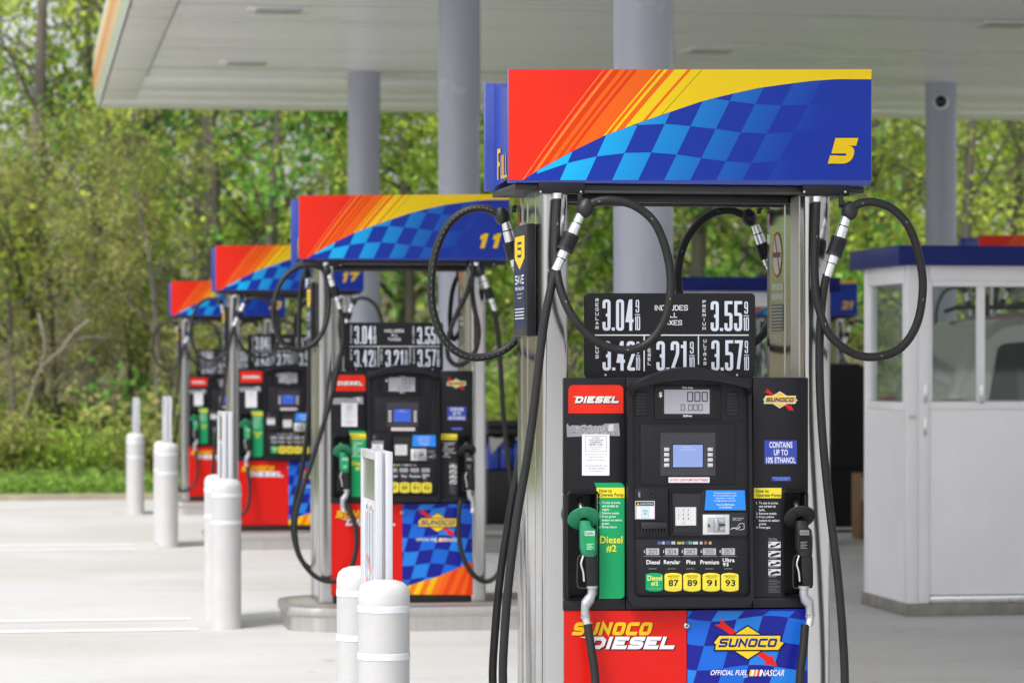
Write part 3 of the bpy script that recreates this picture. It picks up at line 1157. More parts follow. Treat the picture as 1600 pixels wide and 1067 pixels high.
    g.prism(pts, YS, YS + .03, 'plastic')
    g.box(U(930), U(1165), YS + .008, YS + .024, V(600), V(588), 'plastic_dark')
    sign = g.build("price_sign", root)
    d = Decal(YS, 'print', s2)
    wh, pw = 'f0f0f4', 'e2e8f6'
    d.rect(155, 401, 1488, 411, wh, 1)
    d.rect(582, 411.5, 592, 716, wh, 1)
    d.rect(1050, 411.5, 1060, 660, wh, 1)
    for nm, pr, nx0, nx1, x0, x1, f0, f1, y0, y1 in PRICE_ROWS:
        d.rect(x0 - 8, y0 + 2, f1 + 4, y1 + 4, '17171b', .6)
        n = len(nm)
        st = (y1 - y0) / (7 if n > 5 else 6.2)
        for k, ch in enumerate(nm):
            yy = y0 + k * st
            d.block(ch, nx0, yy, nx1, yy + st * .72, .2, wh, 2)
        d.block(pr, x0, y0 + 8, x1 - 4, y1, .118, pw, 2, gap=.5, maxt=.38, rad=.42, wid={'.': .30, '1': .85})
        hm = (y1 - y0)
        d.block("9", f0 + 4, y0 + 12, f1 - 8, y0 + hm * .44, .10, pw, 2, rad=.4)
        d.rect(f0 - 2, y0 + hm * .49, f1, y0 + hm * .49 + 7, pw, 2)
        d.block("10", f0 - 2, y0 + hm * .55, f1, y1 - 4, .10, pw, 2, rad=.4, wid={'1': .5})
    for tx, xa_, xb_, ya_, yb_ in (("INCLUDES", 676, 964, 148, 194), ("ALL", 776, 872, 212, 256), ("TAXES", 724, 914, 277, 321)):
        d.block(tx, xa_, ya_, xb_, yb_, .16, wh, 2, gap=.6)
    for px_ in (254, 1388):
        d.poly([(px_ + 10 * math.cos(t), 748 + 10 * math.sin(t)) for t in np.linspace(0, 6.1, 12)], 'c8c8cc', 2)
    d.build("prices", sign, fix=False)

    # ---------------- payment console (arched bezel)
    def arc(xa_, xb_, yend, ytop, n=16):
        return [(xa_ + (xb_ - xa_) * k / n, yend - (yend - ytop) * (1 - (2 * k / n - 1) ** 2)) for k in range(n + 1)]
    mB = F5.m(YB)
    outer = [(980, 936), (979, 612)] + arc(983, 1169, 602, 573) + [(1173, 612), (1176, 936), (1168, 946), (988, 946)]
    inner = [(990, 926), (986, 620)] + arc(989, 1163, 607, 593) + [(1167, 620), (1171, 926), (1165, 932), (996, 932)]
    g = MB()
    g.prism([mB(*p) for p in outer], YB, YC - .001, 'plastic')
    n = len(outer)
    yo, yi = YB - .012, YB - .010
    hood = [(YB - .05 if (573 <= p[1] <= 606) else YB - .016) for p in outer]
    vs = [(*[mB(*p)[0]], YB - .0005, mB(*p)[1]) for p in outer]
    vs = [(mB(*p)[0], YB - .0005, mB(*p)[1]) for p in outer] + [(mB(*p)[0] * .9985, h, mB(*p)[1] - .0015) for p, h in zip(outer, hood)] + [(mB(*p)[0], h, mB(*p)[1]) for p, h in zip(inner, hood)] + [(mB(*p)[0], YB - .0005, mB(*p)[1]) for p in inner]
    fs = [(r * n + k, r * n + (k + 1) % n, (r + 1) * n + (k + 1) % n, (r + 1) * n + k) for r in range(3) for k in range(n)]
    g.add(vs, fs, 'plastic', smooth=True)
    console = g.build("payment_console", root)

    def part(name, x0, y0, x1, y1, d0, d1, m='plastic', bev=.003, par=None):
        """a raised plate on the console between y = YB-d1 (front) and YB-d0"""
        q = MB()
        a, b = mB(x0, y1), mB(x1, y0)
        q.box(a[0], b[0], YB - d1, YB - d0, a[1], b[1], m, bev)
        return q.build(name, par or console)

    def decal(name, dy, fn, m='print', par=None):
        d = Decal(YB - dy, m, mB)
        fn(d)
        return d.build(name, par or console, fix=False)
    part("display_housing", 1022, 601.5, 1126, 655.5, .0003, .006)
    part("display_strip", 985.5, 656.8, 1168, 658.3, .0003, .004, 'plastic_dark', .001)

    def lcd(d):
        d.rect(1034.5, 606.5, 1110.5, 648.5, '131318', .4)
        d.rect(1037.3, 608.7, 1108, 646.2, 'a6a6b0', 1)
        d.block("000", 1073, 612, 1105, 627.5, .10, '2c2c34', 2, gap=1.3, rad=.08)
        d.block("0.000", 1063, 631.5, 1097, 641.5, .10, '34343c', 2, gap=1.2, rad=.08, wid={'.': .4})
        d.text("This Sale", 1065, 604, 1082, 607.2, 'e4e4e8', 2, .01)
        d.text("Gallons", 1066.5, 647.8, 1080.5, 651, 'f4f4f6', 2, .02)
        d.text("$", 1029, 612.5, 1034, 621, 'f4f4f6', 2, .02)
    decal("price_display", .006, lcd, 'lcd')
    for xa_, xb_ in ((992, 1012), (1134.8, 1153.5)):
        q = MB()
        a, b = mB(xa_, 650), mB(xb_, 612)
        q.box(a[0], b[0], YB - .003, YB - .0003, a[1], b[1], 'plastic', .002)
        for k in range(7):
            zz = a[1] + (b[1] - a[1]) * (.1 + .8 * k / 6)
            q.box(a[0] + .004, b[0] - .004, YB - .0042, YB - .0031, zz - .002, zz + .002, 'plastic_dark')
        q.build("speaker_grille", console)
    part("screen_panel", 1000, 663, 1149, 757, .0003, .005, 'plastic', .006)

    def screen(d):
        d.rect(1029.7, 674, 1117.8, 743.7, '101014', .4)
        d.rect(1031.5, 676, 1117, 742.6, '33333b', .9)
        d.rect(1049.5, 693, 1098.8, 731, '15161c', 1.4)
        d.rect(1051, 694.7, 1097.4, 729.4, '8296cc', 2)
        d.text("Please insert card or", 1066, 697, 1080, 699, 'dce4f4', 3, 0)
        d.text("choose a payment type here", 1061, 701, 1087, 703.4, 'dce4f4', 3, 0)
    sc = decal("screen", .0052, screen, 'lcd')
    for xa_ in (1036.8, 1104.9):
        for y0_ in (699, 707.2, 715.3, 723.5):
            part("soft_key", xa_, y0_, xa_ + 8, y0_ + 5.7, .0062, .0105, M['sleeve'], .0012)

    def warn(d):
        d.rect(1044, 745.3, 1108, 753.7, 'eceaf0', 1)
        d.text("DO NOT LEAVE PUMP UNATTENDED", 1046, 747.3, 1106, 751.6, 'c83040', 2, .01)
    decal("warning_sticker", .0052, warn)
    part("left_module", 988.5, 761.5, 1044, 839, .0003, .005)

    def lmod(d):
        for k, c in ((6.6, '0a0a0c'), (5.4, '2e2e36'), (3.6, '131318')):
            d.poly([(1017.6 + k * math.cos(t), 770.7 + k * math.sin(t)) for t in np.linspace(0, 6.1, 18)], c, 1 + (7 - k) * .2)
        d.rect(991.6, 782.2, 1022.5, 810.6, 'd4d6dc', 1)
        d.rect(993, 783.6, 1021, 789.5, '17171b', 2)
        d.poly([(994.5, 788.6), (996.5, 784.4), (998.5, 788.6)], 'f0d040', 3)
        d.text("CAUTION", 1000, 785.2, 1019, 788.3, 'e8e8ec', 3, .01)
        for k in range(4):
            for xa_ in (994.5, 1014.5):
                d.rect(xa_, 792 + k * 4.5, xa_ + 6.3, 795.4 + k * 4.5, 'fafafc', 2)
        d.rect(1002.5, 791.5, 1012.8, 808.8, 'cfe6ee', 2)
        d.text("PUSH TO\nSELECT", 1004, 796, 1011.5, 803.5, '30a0b8', 3, .01, align='CENTER')
        d.text("Push to call", 997, 766, 999.6, 776.5, 'e4e4e8', 2, 0)
    decal("module_label", .0052, lmod)
    q = MB()
    a, b = mB(999.5, 829.5), mB(1040, 815)
    q.box(a[0], b[0], YB - .024, YB - .0053, a[1] + .008, b[1], 'plastic_dark', .004)
    for k in range(9):
        x = a[0] + .004 + (b[0] - a[0] - .008) * k / 8
        q.box(x - .002, x + .002, YB - .018, YB - .0053, a[1] - .002, a[1] + .0079, 'plastic_dark')
    q.build("receipt_slot", console)
    # keypad in its sloped pocket
    q = MB()
    fo = [mB(*p) for p in ((1046, 836), (1044.5, 763.5), (1100.5, 763.5), (1098.5, 836))]
    fi = [mB(*p) for p in ((1053, 831), (1050.5, 771), (1094.5, 771), (1091.5, 831))]
    vs = [(p[0], YB - .009, p[1]) for p in fo] + [(p[0], YB - .0005, p[1]) for p in fi] + [(p[0], YB - .0004, p[1]) for p in fo]
    q.add(vs, [(k, (k + 1) % 4, 4 + (k + 1) % 4, 4 + k) for k in range(4)] + [(k, (k + 1) % 4, 8 + (k + 1) % 4, 8 + k) for k in range(4)], 'plastic')
    q.add([(p[0], YB - .0003, p[1]) for p in fi], [(0, 1, 2, 3)], 'plastic_dark')
    ka, kb = mB(1054.3, 821), mB(1087.3, 791.5)
    q.build("keypad_pocket", console)
    q = MB()
    q.box(ka[0], kb[0], YB - .008, YB - .001, ka[1], kb[1], 'alu', .002)
    kp = q.build("keypad", console)

    def keys(d):
        d.rect(1055, 792.2, 1086.6, 820.4, 'd4d4d6', .3)
        for r, row in enumerate((("1", "2", "3", "-"), ("4", "5", "6", "-"), ("7", "8", "9", "-"), ("-", "0", "-", "-"))):
            for c_, ch in enumerate(row):
                x, y = 1056.3 + c_ * 7.6, 793.6 + r * 6.7
                d.rect(x, y, x + 6, y + 5.2, 'e6e6e8', 1)
                d.block(ch, x + 1.7, y + 1.1, x + 4.3, y + 4.2, .16, '3c3c44', 2)
    decal("keys", .0082, keys, 'print', kp)

    # blue notice on the sloped cover, card reader
    def bluen(d):
        d.poly([(1102.5, 765.5), (1163, 765.5), (1164.5, 796.6), (1100, 796.6)], '2e8cf2', 1)
        for k, tx in enumerate(("To select authorization, press", "the corresponding buttons on screen", "display above, or, on adjacent", "message buttons to the left.")):
            w = (17, 18, 15, 17)[k]
            d.text(tx, 1132 - w, 768.6 + k * 4, 1132 + w, 771.4 + k * 4, 'eaf3ff', 2, .012)
        for k, tx in enumerate(("Press the HELP button", "to call attendant")):
            w = (14, 10)[k]
            d.text(tx, 1133 - w, 786.4 + k * 4, 1133 + w, 789.3 + k * 4, 'eaf3ff', 2, .012)
    part("notice_plate", 1099, 764.5, 1165.5, 797.6, .0003, .006)
    decal("blue_notice", .0062, bluen)
    part("reader_plate", 1095, 800.5, 1168, 837.5, .0003, .005, 'plastic_dark')
    q = MB()
    a, b = mB(1096.8, 835), mB(1138.8, 802.8)
    q.box(a[0], b[0], YB - .012, YB - .0053, a[1], b[1], 'alu', .003)
    cx, cz = (a[0] + b[0]) / 2, (a[1] + b[1]) / 2
    q.box(cx - .030, cx + .030, YB - .0145, YB - .0123, cz - .026, cz + .024, 'castgrey', .001)
    q.box(cx - .009, cx + .006, YB - .030, YB - .0146, cz - .024, cz + .022, 'castgrey', .006)
    q.box(cx + .006, cx + .028, YB - .022, YB - .0147, cz + .004, cz + .020, 'castgrey', .004)
    q.box(cx + .004, cx + .03, YB - .0182, YB - .0148, cz - .004, cz + .001, 'plastic_dark', .001)
    q.box(cx + .008, cx + .028, YB - .022, YB - .0147, cz - .022, cz - .008, 'castgrey', .004)
    q.box(cx - .029, cx - .023, YB - .018, YB - .0147, cz - .008, cz + .002, 'plastic_dark', .001)
    q.build("card_reader", console)

    def rlab(d):
        d.text("INSERT CARD AND", 1144, 808.2, 1161, 810.4, 'd8d8dc', 1, 0)
        d.text("REMOVE QUICKLY", 1144, 811, 1158, 813.2, 'd8d8dc', 1, 0)
        for q0 in stroke_quads([(1150, 825), (1155, 817.5), (1162, 817.5), (1162, 826), (1154, 827.5)], False, .7):
            d.poly([tuple(p) for p in q0], 'd8d8dc', 1)
        for q0 in stroke_quads([(1141, 826), (1147, 824), (1151, 826.5), (1156, 822)], False, 1.1):
            d.poly([tuple(p) for p in q0], 'e8e8ec', 1.3)
    decal("reader_label", .0052, rlab)
    part("grade_panel", 989.5, 840.5, 1171, 930.5, .0003, .005, 'plastic', .004)

    def pay(d):
        x = 1027
        rr = random.Random(7)
        for gi in range(12):
            w = rr.choice((4, 6, 8))
            c = rr.choice(('b8ac60', 'b8b8bc', '5a64a0', '4a548c', 'c0c0c4', '9a6a66', '6a9a90', '70708c'))
            d.rect(x, 845 + rr.uniform(0, 1), x + w, 849.8, c, 1)
            x += w + rr.choice((1, 1.5, 3))
        for k, cx_ in enumerate((1019.2, 1049, 1078.2, 1107.8, 1137.3)):
            d.rect(cx_ - 11.5, 855, cx_ + 11.5, 867.4, '18181c', .6)
            d.rect(cx_ - 10.3, 856, cx_ + 10.3, 866.4, 'b4b4bc', 1)
            d.block(("321", "304", "342", "355", "357")[k], cx_ - 7, 857.6, cx_ + 7, 865, .12, '5c5c66', 2, gap=1.2)
            d.text("$", cx_ - 13.6, 858.6, cx_ - 11.9, 863.5, 'e8e8ec', 2, .01)
            d.rect(cx_ - 13.5, 868.4, cx_ + 13.5, 868.9, 'a8a8b0', 1)
            d.text("push here", cx_ - 6, 887, cx_ + 6, 889, 'b8b8c0', 1, .01)
        for tx, xa_, xb_, ya_, yb_ in (("Diesel", 1009.5, 1030.3, 874.3, 881), ("Regular", 1036.7, 1062.3, 874.3, 882.6), ("Plus", 1072, 1086, 874.3, 881), ("Premium", 1093.7, 1122.8, 874.3, 881), ("Ultra", 1128.5, 1147, 871.4, 877.6), ("93", 1128.7, 1137.6, 878.6, 884)):
            d.text(tx, xa_, ya_, xb_, yb_, 'f2f2f4', 2, .018)
    decal("grade_labels", .0052, pay)
    for k, cx_ in enumerate((1021.6, 1051, 1080.4, 1110.4, 1139.6)):
        pts = []
        for (sx, sy) in ((-1, 1), (-1, -1), (1, -1), (1, 1)):
            pts.append((cx_ + sx * 13.6, 909 + sy * 12.3))
        ring = [pts[0], pts[1]] + [(cx_ - 8, 895), (cx_, 894.2), (cx_ + 8, 895)] + [pts[2], pts[3]] + [(cx_ + 8, 923), (cx_, 923.8), (cx_ - 8, 923)]
        ring = fillet(ring, True, 3.0)
        q = MB()
        r2 = [mB(*p) for p in ring]
        n_ = len(r2)
        ctr = mB(cx_, 909)
        face = [(ctr[0] + (p[0] - ctr[0]) * .93, ctr[1] + (p[1] - ctr[1]) * .93) for p in r2]
        vs = [(p[0], YB - .0055, p[1]) for p in r2] + [(p[0], YB - .011, p[1]) for p in r2] + [(p[0], YB - .0135, p[1]) for p in face]
        fs = [(r * n_ + j, r * n_ + (j + 1) % n_, (r + 1) * n_ + (j + 1) % n_, (r + 1) * n_ + j) for r in range(2) for j in range(n_)] + [tuple(range(2 * n_, 3 * n_))]
        yel, gr = 'f2e04a', '1ca46c'
        q.add(vs, fs, 'vinyl', gr if k == 0 else yel)
        d = Decal(YB - .0136, 'print', mB)
        if k == 0:
            d.text("Diesel", cx_ - 11.2, 898.2, cx_ + 11.4, 906, 'f2ec70', 1, .018)
            d.text("#2", cx_ - 5.5, 907.5, cx_ + 5.5, 914.5, 'f2ec70', 1, .018)
        else:
            d.text(("87", "89", "91", "93")[k - 1], cx_ - 7.8, 904.8, cx_ + 7.8, 915, '26261e', 1, .022)
            d.text("MINIMUM OCTANE RATING", cx_ - 9, 898, cx_ + 9, 900, '6a6a30', 1, .005)
            d.text("(R+M)/2 METHOD", cx_ - 7, 901, cx_ + 7, 903, '6a6a30', 1, .005)
        for j in range(5):
            x = cx_ - 8 + j * 4
            d.poly([(x - 1.1, 919.5), (x, 917.3), (x + 1.1, 919.5)], 'c8c060' if k else '8ad090', 1)
        base = len(q.v)
        mi0 = q.mi('print')
        q.v += d.v
        for f, c in zip(d.f, d.c):
            q.f.append([base + j for j in f])
            q.m.append(mi0)
            q.c.append(c)
            q.s.append(False)
        q.build("grade_button", console, fix=False)
    # small vertical wording on the bezel's left edge
    # ---------------- stickers on the side panels
    mC = F5.m(YC)

    def sticker(name, fn, m='print', y=YC):
        d = Decal(y, m, F5.m(y))
        fn(d)
        return d.build(name, root, fix=False)

    def fsign(d):
        d.rect(888, 601.5, 974, 645.5, 'f4331e', 1, 8, '12')
        for dx, dy, c, ly in ((1.4, 1.2, '3a1014', 2), (0, 0, 'f8f6f6', 3)):
            d.block("DIESEL", 898 + dx, 619 + dy, 966 + dx, 629.6 + dy, .30, c, ly, shear=.3, gap=.42, rad=.16)
        d.poly([(895, 619.3), (903, 619), (901.5, 621)], 'f8f6f6', 3)
    sticker("diesel_sign", fsign, 'vinyl')

    def tape(d):
        rr = random.Random(3)
        top = [(885, 664), (887, 661), (889, 666), (893, 664.5)] + [(895 + k * 3.2, 663 + rr.uniform(0, 3)) for k in range(15)] + [(945, 661.8), (967, 661)]
        bot = [(968.5, 681), (950, 680.5), (930, 679.5), (910, 681.5), (886, 682.5)]
        d.poly(top + bot, '9c9ca4', 1)
        for k in range(90):
            x, y = rr.uniform(888, 964), rr.uniform(667, 678)
            s = rr.uniform(.8, 3)
            d.poly([(x, y), (x + s, y - .5), (x + s * .8, y + s * .7), (x + .1, y + .8)], rr.choice(('b8b8be', '84848c', 'c8c8cc', '74747c')), 2 + .01 * k)
        d.poly([(951, 663), (959, 662.5), (958, 674), (950, 673)], 'd4d4d8', 4)
    sticker("torn_sticker", tape)

    def notice(d):
        d.rect(909.2, 678.3, 952, 742.6, 'f2f2f6', 5)
        for q0 in stroke_quads([(914.6, 681.2), (947.3, 681.2), (947.3, 705), (914.6, 705)], True, .5):
            d.poly([tuple(p) for p in q0], '60606a', 6)
        rows = [("ULTRA", 5.5, 684), ("LOW SULFUR", 12, 687.4), ("HIGHWAY", 9, 690.8), ("DIESEL FUEL", 11.5, 694.2), ("(15 ppm Sulfur", 11, 698), ("Maximum)", 7, 701.4)]
        for k, (tx, w, y) in enumerate(rows):
            d.text(tx, 931 - w, y - 1.3, 931 + w, y + 1.2, '505058' if k < 4 else '8a8a92', 6, .012 if k < 4 else 0)
        for tx, w, y in (("Required for use in all", 16.5, 710), ("highway diesel", 11.5, 714.3), ("vehicles and engines.", 15.5, 718.6), ("Recommended for use", 17, 727), ("in all diesel vehicles", 14, 731.3), ("and engines.", 10, 735.6)):
            d.text(tx, 931 - w, y - 1.4, 931 + w, y + 1.4, '86868e', 6, 0)
    sticker("paper_notice", notice)

    steps_l = ("1. To pay at pump,", "    use screen at", "    right.", "2. Remove nozzle.", "3. Press green", "    button to select", "    grade.", "4. Pump diesel.")
    steps_r = ("1. To pay at pump,", "    use screen at", "    left.", "2. Remove nozzle.", "3. Press yellow", "    button to select", "    grade.", "4. Pump gas.")

    def steps(d, rows, x0, y0, dy, col, full):
        for k, tx in enumerate(rows):
            t = tx.strip()
            num = t[0].isdigit()
            if num:
                d.text(t[:2], x0, y0 + k * dy, x0 + 2.6, y0 + k * dy + 3.6, col, 3, .014)
                t = t[2:].strip()
            w = len(t) / 15.5 * full
            d.text(t, x0 + 4.2, y0 + k * dy, x0 + 4.2 + w, y0 + k * dy + (4.4 if set(t) & set('pyg') else 3.6), col, 3, .016)

    def lab_l(d):
        pts = [(928.5, 754), (968, 754)] + [(968 + 7.6 * math.sin(t), 761.6 - 7.6 * math.cos(t)) for t in np.linspace(.2, 1.57, 6)]
        pts += [(975.6, 928)] + [(968 + 7.6 * math.cos(t), 928 + 7 * math.sin(t)) for t in np.linspace(.2, 1.57, 6)]
        pts += [(932.6, 935), (932.8, 772), (931.5, 762)]
        d.poly(pts, '14a264', 1)
        d.poly([(932.2, 761.6), (975.6, 761.6), (975.6, 777.2), (932.8, 777.2)], 'f6e43c', 2)
        d.text("How to", 936, 763.6, 956, 769, '3a3018', 3, .018)
        d.text("Operate Pump", 936, 770, 974, 776.6, '3a3018', 3, .018)
        steps(d, steps_l, 936.5, 783, 5.45, 'eafaf0', 30)
        d.text("Diesel", 937.5, 837, 972.5, 848.5, 'f2ea3c', 3, .02)
        d.text("#2", 947, 851, 963, 862.5, 'f2ea3c', 3, .02)
    d = sticker("instruction_label", lab_l)
    d["label"] = "green operating label headed by a yellow strip"

    def lab_r(d):
        d.rect(1177.5, 761.5, 1221.5, 932, '202024', .4)
        d.rect(1178, 762, 1221, 778, 'f6e43c', 1)
        d.text("How to", 1181, 764, 1201, 769.6, '3a3018', 2, .018)
        d.text("Operate Pump", 1181, 770.6, 1219.5, 777.2, '3a3018', 2, .018)
        steps(d, steps_r, 1181.5, 783.6, 5.45, 'f0f0f2', 31)
        d.text("Operating\ninstructions", 1201, 840, 1215, 845, 'b8b8bc', 2, .005)
        for k in range(4):
            y = 846 + k * 14.2
            d.rect(1200.5, y, 1219.5, y + 9.6, 'e4e4e8', 2)
            d.poly([(1202, y + 8.5), (1205, y + 5), (1210, y + 6 - k % 2 * 2), (1214, y + 2.5), (1218.5, y + 1 + k), (1218.5, y + 4 + k), (1212, y + 7), (1206, y + 9)], '1c1c20', 3)
            d.poly([(1201, y + 1), (1206, y + 1), (1201, y + 4)], '26262c', 3)
            d.rect(1201, y + 10.4, 1217 - k % 2 * 3, y + 11.3, '9a9aa0', 2)
            d.rect(1201, y + 12.0, 1212, y + 12.7, '86868c', 2)
        for k in range(9):
            d.rect(1200.5, 905 + k * 2.4, (1219 if k % 3 else 1214), 905.9 + k * 2.4, '6a6a70', 2)
    d = sticker("instruction_label", lab_r)
    d["label"] = "black operating label with white pictograms and a yellow heading"

    sticker("logo_sticker", lambda d: sun_logo(d, 1218.3, 624.5, 25.5, 1, 'f4f4f8'), 'vinyl')

    def eth(d):
        d.rect(1194.4, 687.8, 1245, 725, '3e50b4', 1)
        d.text("CONTAINS", 1202, 690, 1238, 699.6, 'f4f4fc', 2, .022)
        d.text("UP TO", 1209, 702, 1231, 711.4, 'f4f4fc', 2, .022)
        d.text("10% ETHANOL", 1197, 714, 1243, 723.4, 'f4f4fc', 2, .022)
        d.rect(1205.5, 744.3, 1235.5, 751.2, '3a50b0', 1)
        d.text("Octane rating posted", 1207.5, 745.4, 1233, 747.4, 'c8d0f0', 2, .005)
        d.text("on each pump button", 1210, 748.2, 1231, 750.2, 'c8d0f0', 2, .005)
    sticker("ethanol_sticker", eth)
    # no-smoking sticker and small notices on the inner face of the right post
    xi = U(1257, YP) - .0035
    dd = Decal(0, 'print', None, lambda u, z, dy: (xi - dy, u, z))

    def yz(px, py):
        # pixel on the inner face: invert along the row direction
        ray = RV * ((px - 800) / FPX) + FV
        t = (F5.o.x + xi) / ray.x
        return (ray.y * t - F5.o.y, EYE + t * (HOR - py) / FPX - F5.o.z)
    cy0, cz0 = yz(1214.5, 398)
    ry, rz_ = abs(yz(1207, 398)[0] - cy0), yz(1214.5, 362)[1] - cz0
    for k, c, ly in ((1, 'b8402c', 1), (.88, 'd8d8cc', 2)):
        dd.raw([[(cy0 + ry * k * math.cos(t), cz0 + rz_ * k * math.sin(t)) for t in np.linspace(0, 6.28, 26)[:-1]]], c, ly)
    dd.raw([[yz(1208, 403), yz(1208, 395), yz(1220, 394), yz(1220, 402)]], '5a4a28', 3)
    dd.raw([[yz(1210, 366), yz(1211, 365), yz(1219.5, 425), yz(1218.5, 427)]], 'b8402c', 4)
    for py in (444, 459):
        dd.raw([[yz(1206, py), yz(1206, py + 10), yz(1224, py + 9), yz(1224, py - 1)]], 'c4c8b8', 1)
    dd.raw([[yz(1206, 476), yz(1206, 518), yz(1224, 517), yz(1224, 475)]], '585a52', 1)
    for k in range(8):
        dd.raw([[yz(1207, 479 + k * 5), yz(1207, 481 + k * 5), yz(1223, 480 + k * 5), yz(1223, 478 + k * 5)]], 'b8bcb0', 2)
    for k in range(3):
        dd.raw([[yz(1208, 524 + k * 4), yz(1208, 526 + k * 4), yz(1222, 525 + k * 4), yz(1222, 523 + k * 4)]], 'c8ccbc', 1)
    dd.build("no_smoking_sticker", root, fix=False)
    # framed side sign on the left post
    xo = U(848, YP)

    def yzl(px, py, off=0):
        ray = RV * ((px - 800) / FPX) + FV
        t = (F5.o.x + xo - off) / ray.x
        return (ray.y * t - F5.o.y, EYE + t * (HOR - py) / FPX - F5.o.z)
    ya, za = yzl(825, 525, .03)
    yb_, zb_ = yzl(804, 355, .03)
    q = MB()
    q.box(xo - .034, xo - .004, min(ya, yb_), max(ya, yb_), za, zb_, 'plastic', .004)
    side = q.build("side_sign", root)
    xs_ = xo - .0345
    dd = Decal(0, 'print', None, lambda u, z, dy: (xs_ - dy, u, z))
    ylo, yhi = min(ya, yb_), max(ya, yb_)
    wdt = yhi - ylo

    def sp(s, t):   # s 0..1 from far edge to near edge, t 0..1 top to bottom
        return (yhi - s * wdt, zb_ + (za - zb_) * t)
    dd.raw([[sp(.12, .09), sp(.88, .09), sp(.88, .92), sp(.12, .92)]], '16284e', 1)
    dd.raw([[sp(.14, .10), sp(.86, .10), sp(.86, .30), sp(.5, .40), sp(.14, .30)]], 'f0c824', 2)
    dsub = Decal(0, 'print', lambda s, t: sp(s, t), dd.to3)
    dsub.block("5", .34, .15, .64, .29, .17, '16284e', 3)
    dsub.block("SAVE", .18, .45, .82, .53, .16, 'e8ecf4', 3, gap=.4)
    dsub.text("PER GALLON", .2, .555, .82, .585, 'e8ecf4', 3, .012)
    dsub.text("with card", .3, .61, .7, .625, 'c8d0e4', 3, .01)
    dsub.rect(.36, .65, .66, .66, 'c8c040', 3)
    for k in range(4):
        dsub.rect(.16, .75 + k * .028, .84, .759 + k * .028, 'e0e4f0', 3)
    for f, c in zip(dsub.f, dsub.c):
        b0 = len(dd.v)
        dd.v += [dsub.v[k] for k in f]
        dd.f.append(list(range(b0, b0 + len(f))))
        dd.m.append(0)
        dd.c.append(c)
        dd.s.append(False)
    dd.build("poster", side, fix=False)

    # ---------------- nozzles
    for (disc, m_, ox, sgn) in (((912, 811), 'green', 0, 1), ((1249.5, 809), 'plastic_dark', 337, 1)):
        def Q(px, py, y):
            return P(px + ox, py, y)
        yb0 = YC - .035
        q = MB()
        top = Q(913, 812, yb0)
        # body lofted from rounded sections
        secs = [(813, 913.5, .017, .018), (822, 914.5, .020, .021), (827, 918, .027, .024), (840, 918.8, .029, .026), (856, 919, .0285, .026), (866, 920, .025, .023), (869, 921, .018, .018)]
        vs, fs = [], []
        n_ = 16
        for (py, px, rx, ry) in secs:
            c = Q(px, py, yb0)
            for k in range(n_):
                t = 2 * math.pi * k / n_
                cx_, sy_ = math.cos(t), math.sin(t)
                e = .7
                vs.append((c.x + rx * math.copysign(abs(cx_) ** e, cx_), c.y + ry * math.copysign(abs(sy_) ** e, sy_), c.z))
        for r in range(len(secs) - 1):
            for k in range(n_):
                fs.append((r * n_ + k, r * n_ + (k + 1) % n_, (r + 1) * n_ + (k + 1) % n_, (r + 1) * n_ + k))
        fs += [tuple(range(n_)), tuple(range(len(vs) - n_, len(vs)))]
        q.add(vs, fs, m_, smooth=True)
        # handle
        h0, h1 = Q(922.5, 866, yb0), Q(924.5, 918, yb0 + .006)
        vs, fs = [], []
        for t_, wx, wy_ in ((0, .018, .017), (.12, .021, .018), (.5, .0205, .017), (.9, .019, .016), (1, .015, .014)):
            c = h0.lerp(h1, t_)
            for k in range(n_):
                t = 2 * math.pi * k / n_
                cx_, sy_ = math.cos(t), math.sin(t)
                vs.append((c.x + wx * math.copysign(abs(cx_) ** .6, cx_), c.y + wy_ * math.copysign(abs(sy_) ** .6, sy_), c.z))
        for r in range(4):
            for k in range(n_):
                fs.append((r * n_ + k, r * n_ + (k + 1) % n_, (r + 1) * n_ + (k + 1) % n_, (r + 1) * n_ + k))
        fs.append(tuple(range(4 * n_, 5 * n_)))
        q.add(vs, fs, 'rubber', smooth=True)
        noz = q.build("nozzle", root)
        if m_ == 'green':
            noz["label"] = "green diesel nozzle with round splash guard"
        else:
            noz["label"] = "black petrol nozzle with round splash guard"
        q = MB()
        ax = Vector((0, -.74, -.67))
        q.lathe([(.012, .003), (.030, .0025), (.046, .0005), (.0525, -.002), (.0535, -.004), (.052, -.0045), (.045, -.0025), (.03, -.0005), (.012, 0)], P(disc[0], disc[1], yb0), ax, m_, 36)
        for k in range(6):
            a = k * math.pi / 3 + .3
            u_ = ax.normalized().orthogonal().normalized()
            w_ = ax.normalized().cross(u_)
            dv = u_ * math.cos(a) + w_ * math.sin(a)
            c = P(disc[0], disc[1], yb0) + ax.normalized() * .0045
            q.tube([c + dv * .02, c + dv * .044 - ax.normalized() * .003], .0014, m_, 6)
        q.build("splash_guard", noz)
        q = MB()
        q.tube([Q(911, 806, yb0 + .02), Q(908.5, 796, yb0 + .035), Q(906.5, 787, yb0 + .055), Q(906, 780, yb0 + .085)], [.0105, .0105, .010, .0095], 'alu', 14)
        q.tube([Q(909.6, 800, yb0 + .028), Q(908.8, 797, yb0 + .033)], .0125, 'alu', 14)
        q.build("spout", noz)
        q = MB()
        q.tube(spline([Q(910, 866, yb0), Q(903.5, 872, yb0), Q(902, 895, yb0), Q(902.5, 914, yb0), Q(906, 918, yb0), Q(919, 918.5, yb0)]), .0032, 'plastic_dark', 8)
        q.tube(spline([Q(912, 866, yb0 - .006), Q(908, 880, yb0 - .006), Q(911, 893, yb0 - .006), Q(912.5, 908, yb0 - .004)]), .0036, 'alu', 8)
        q.build("lever_guard", noz)
        q = MB()
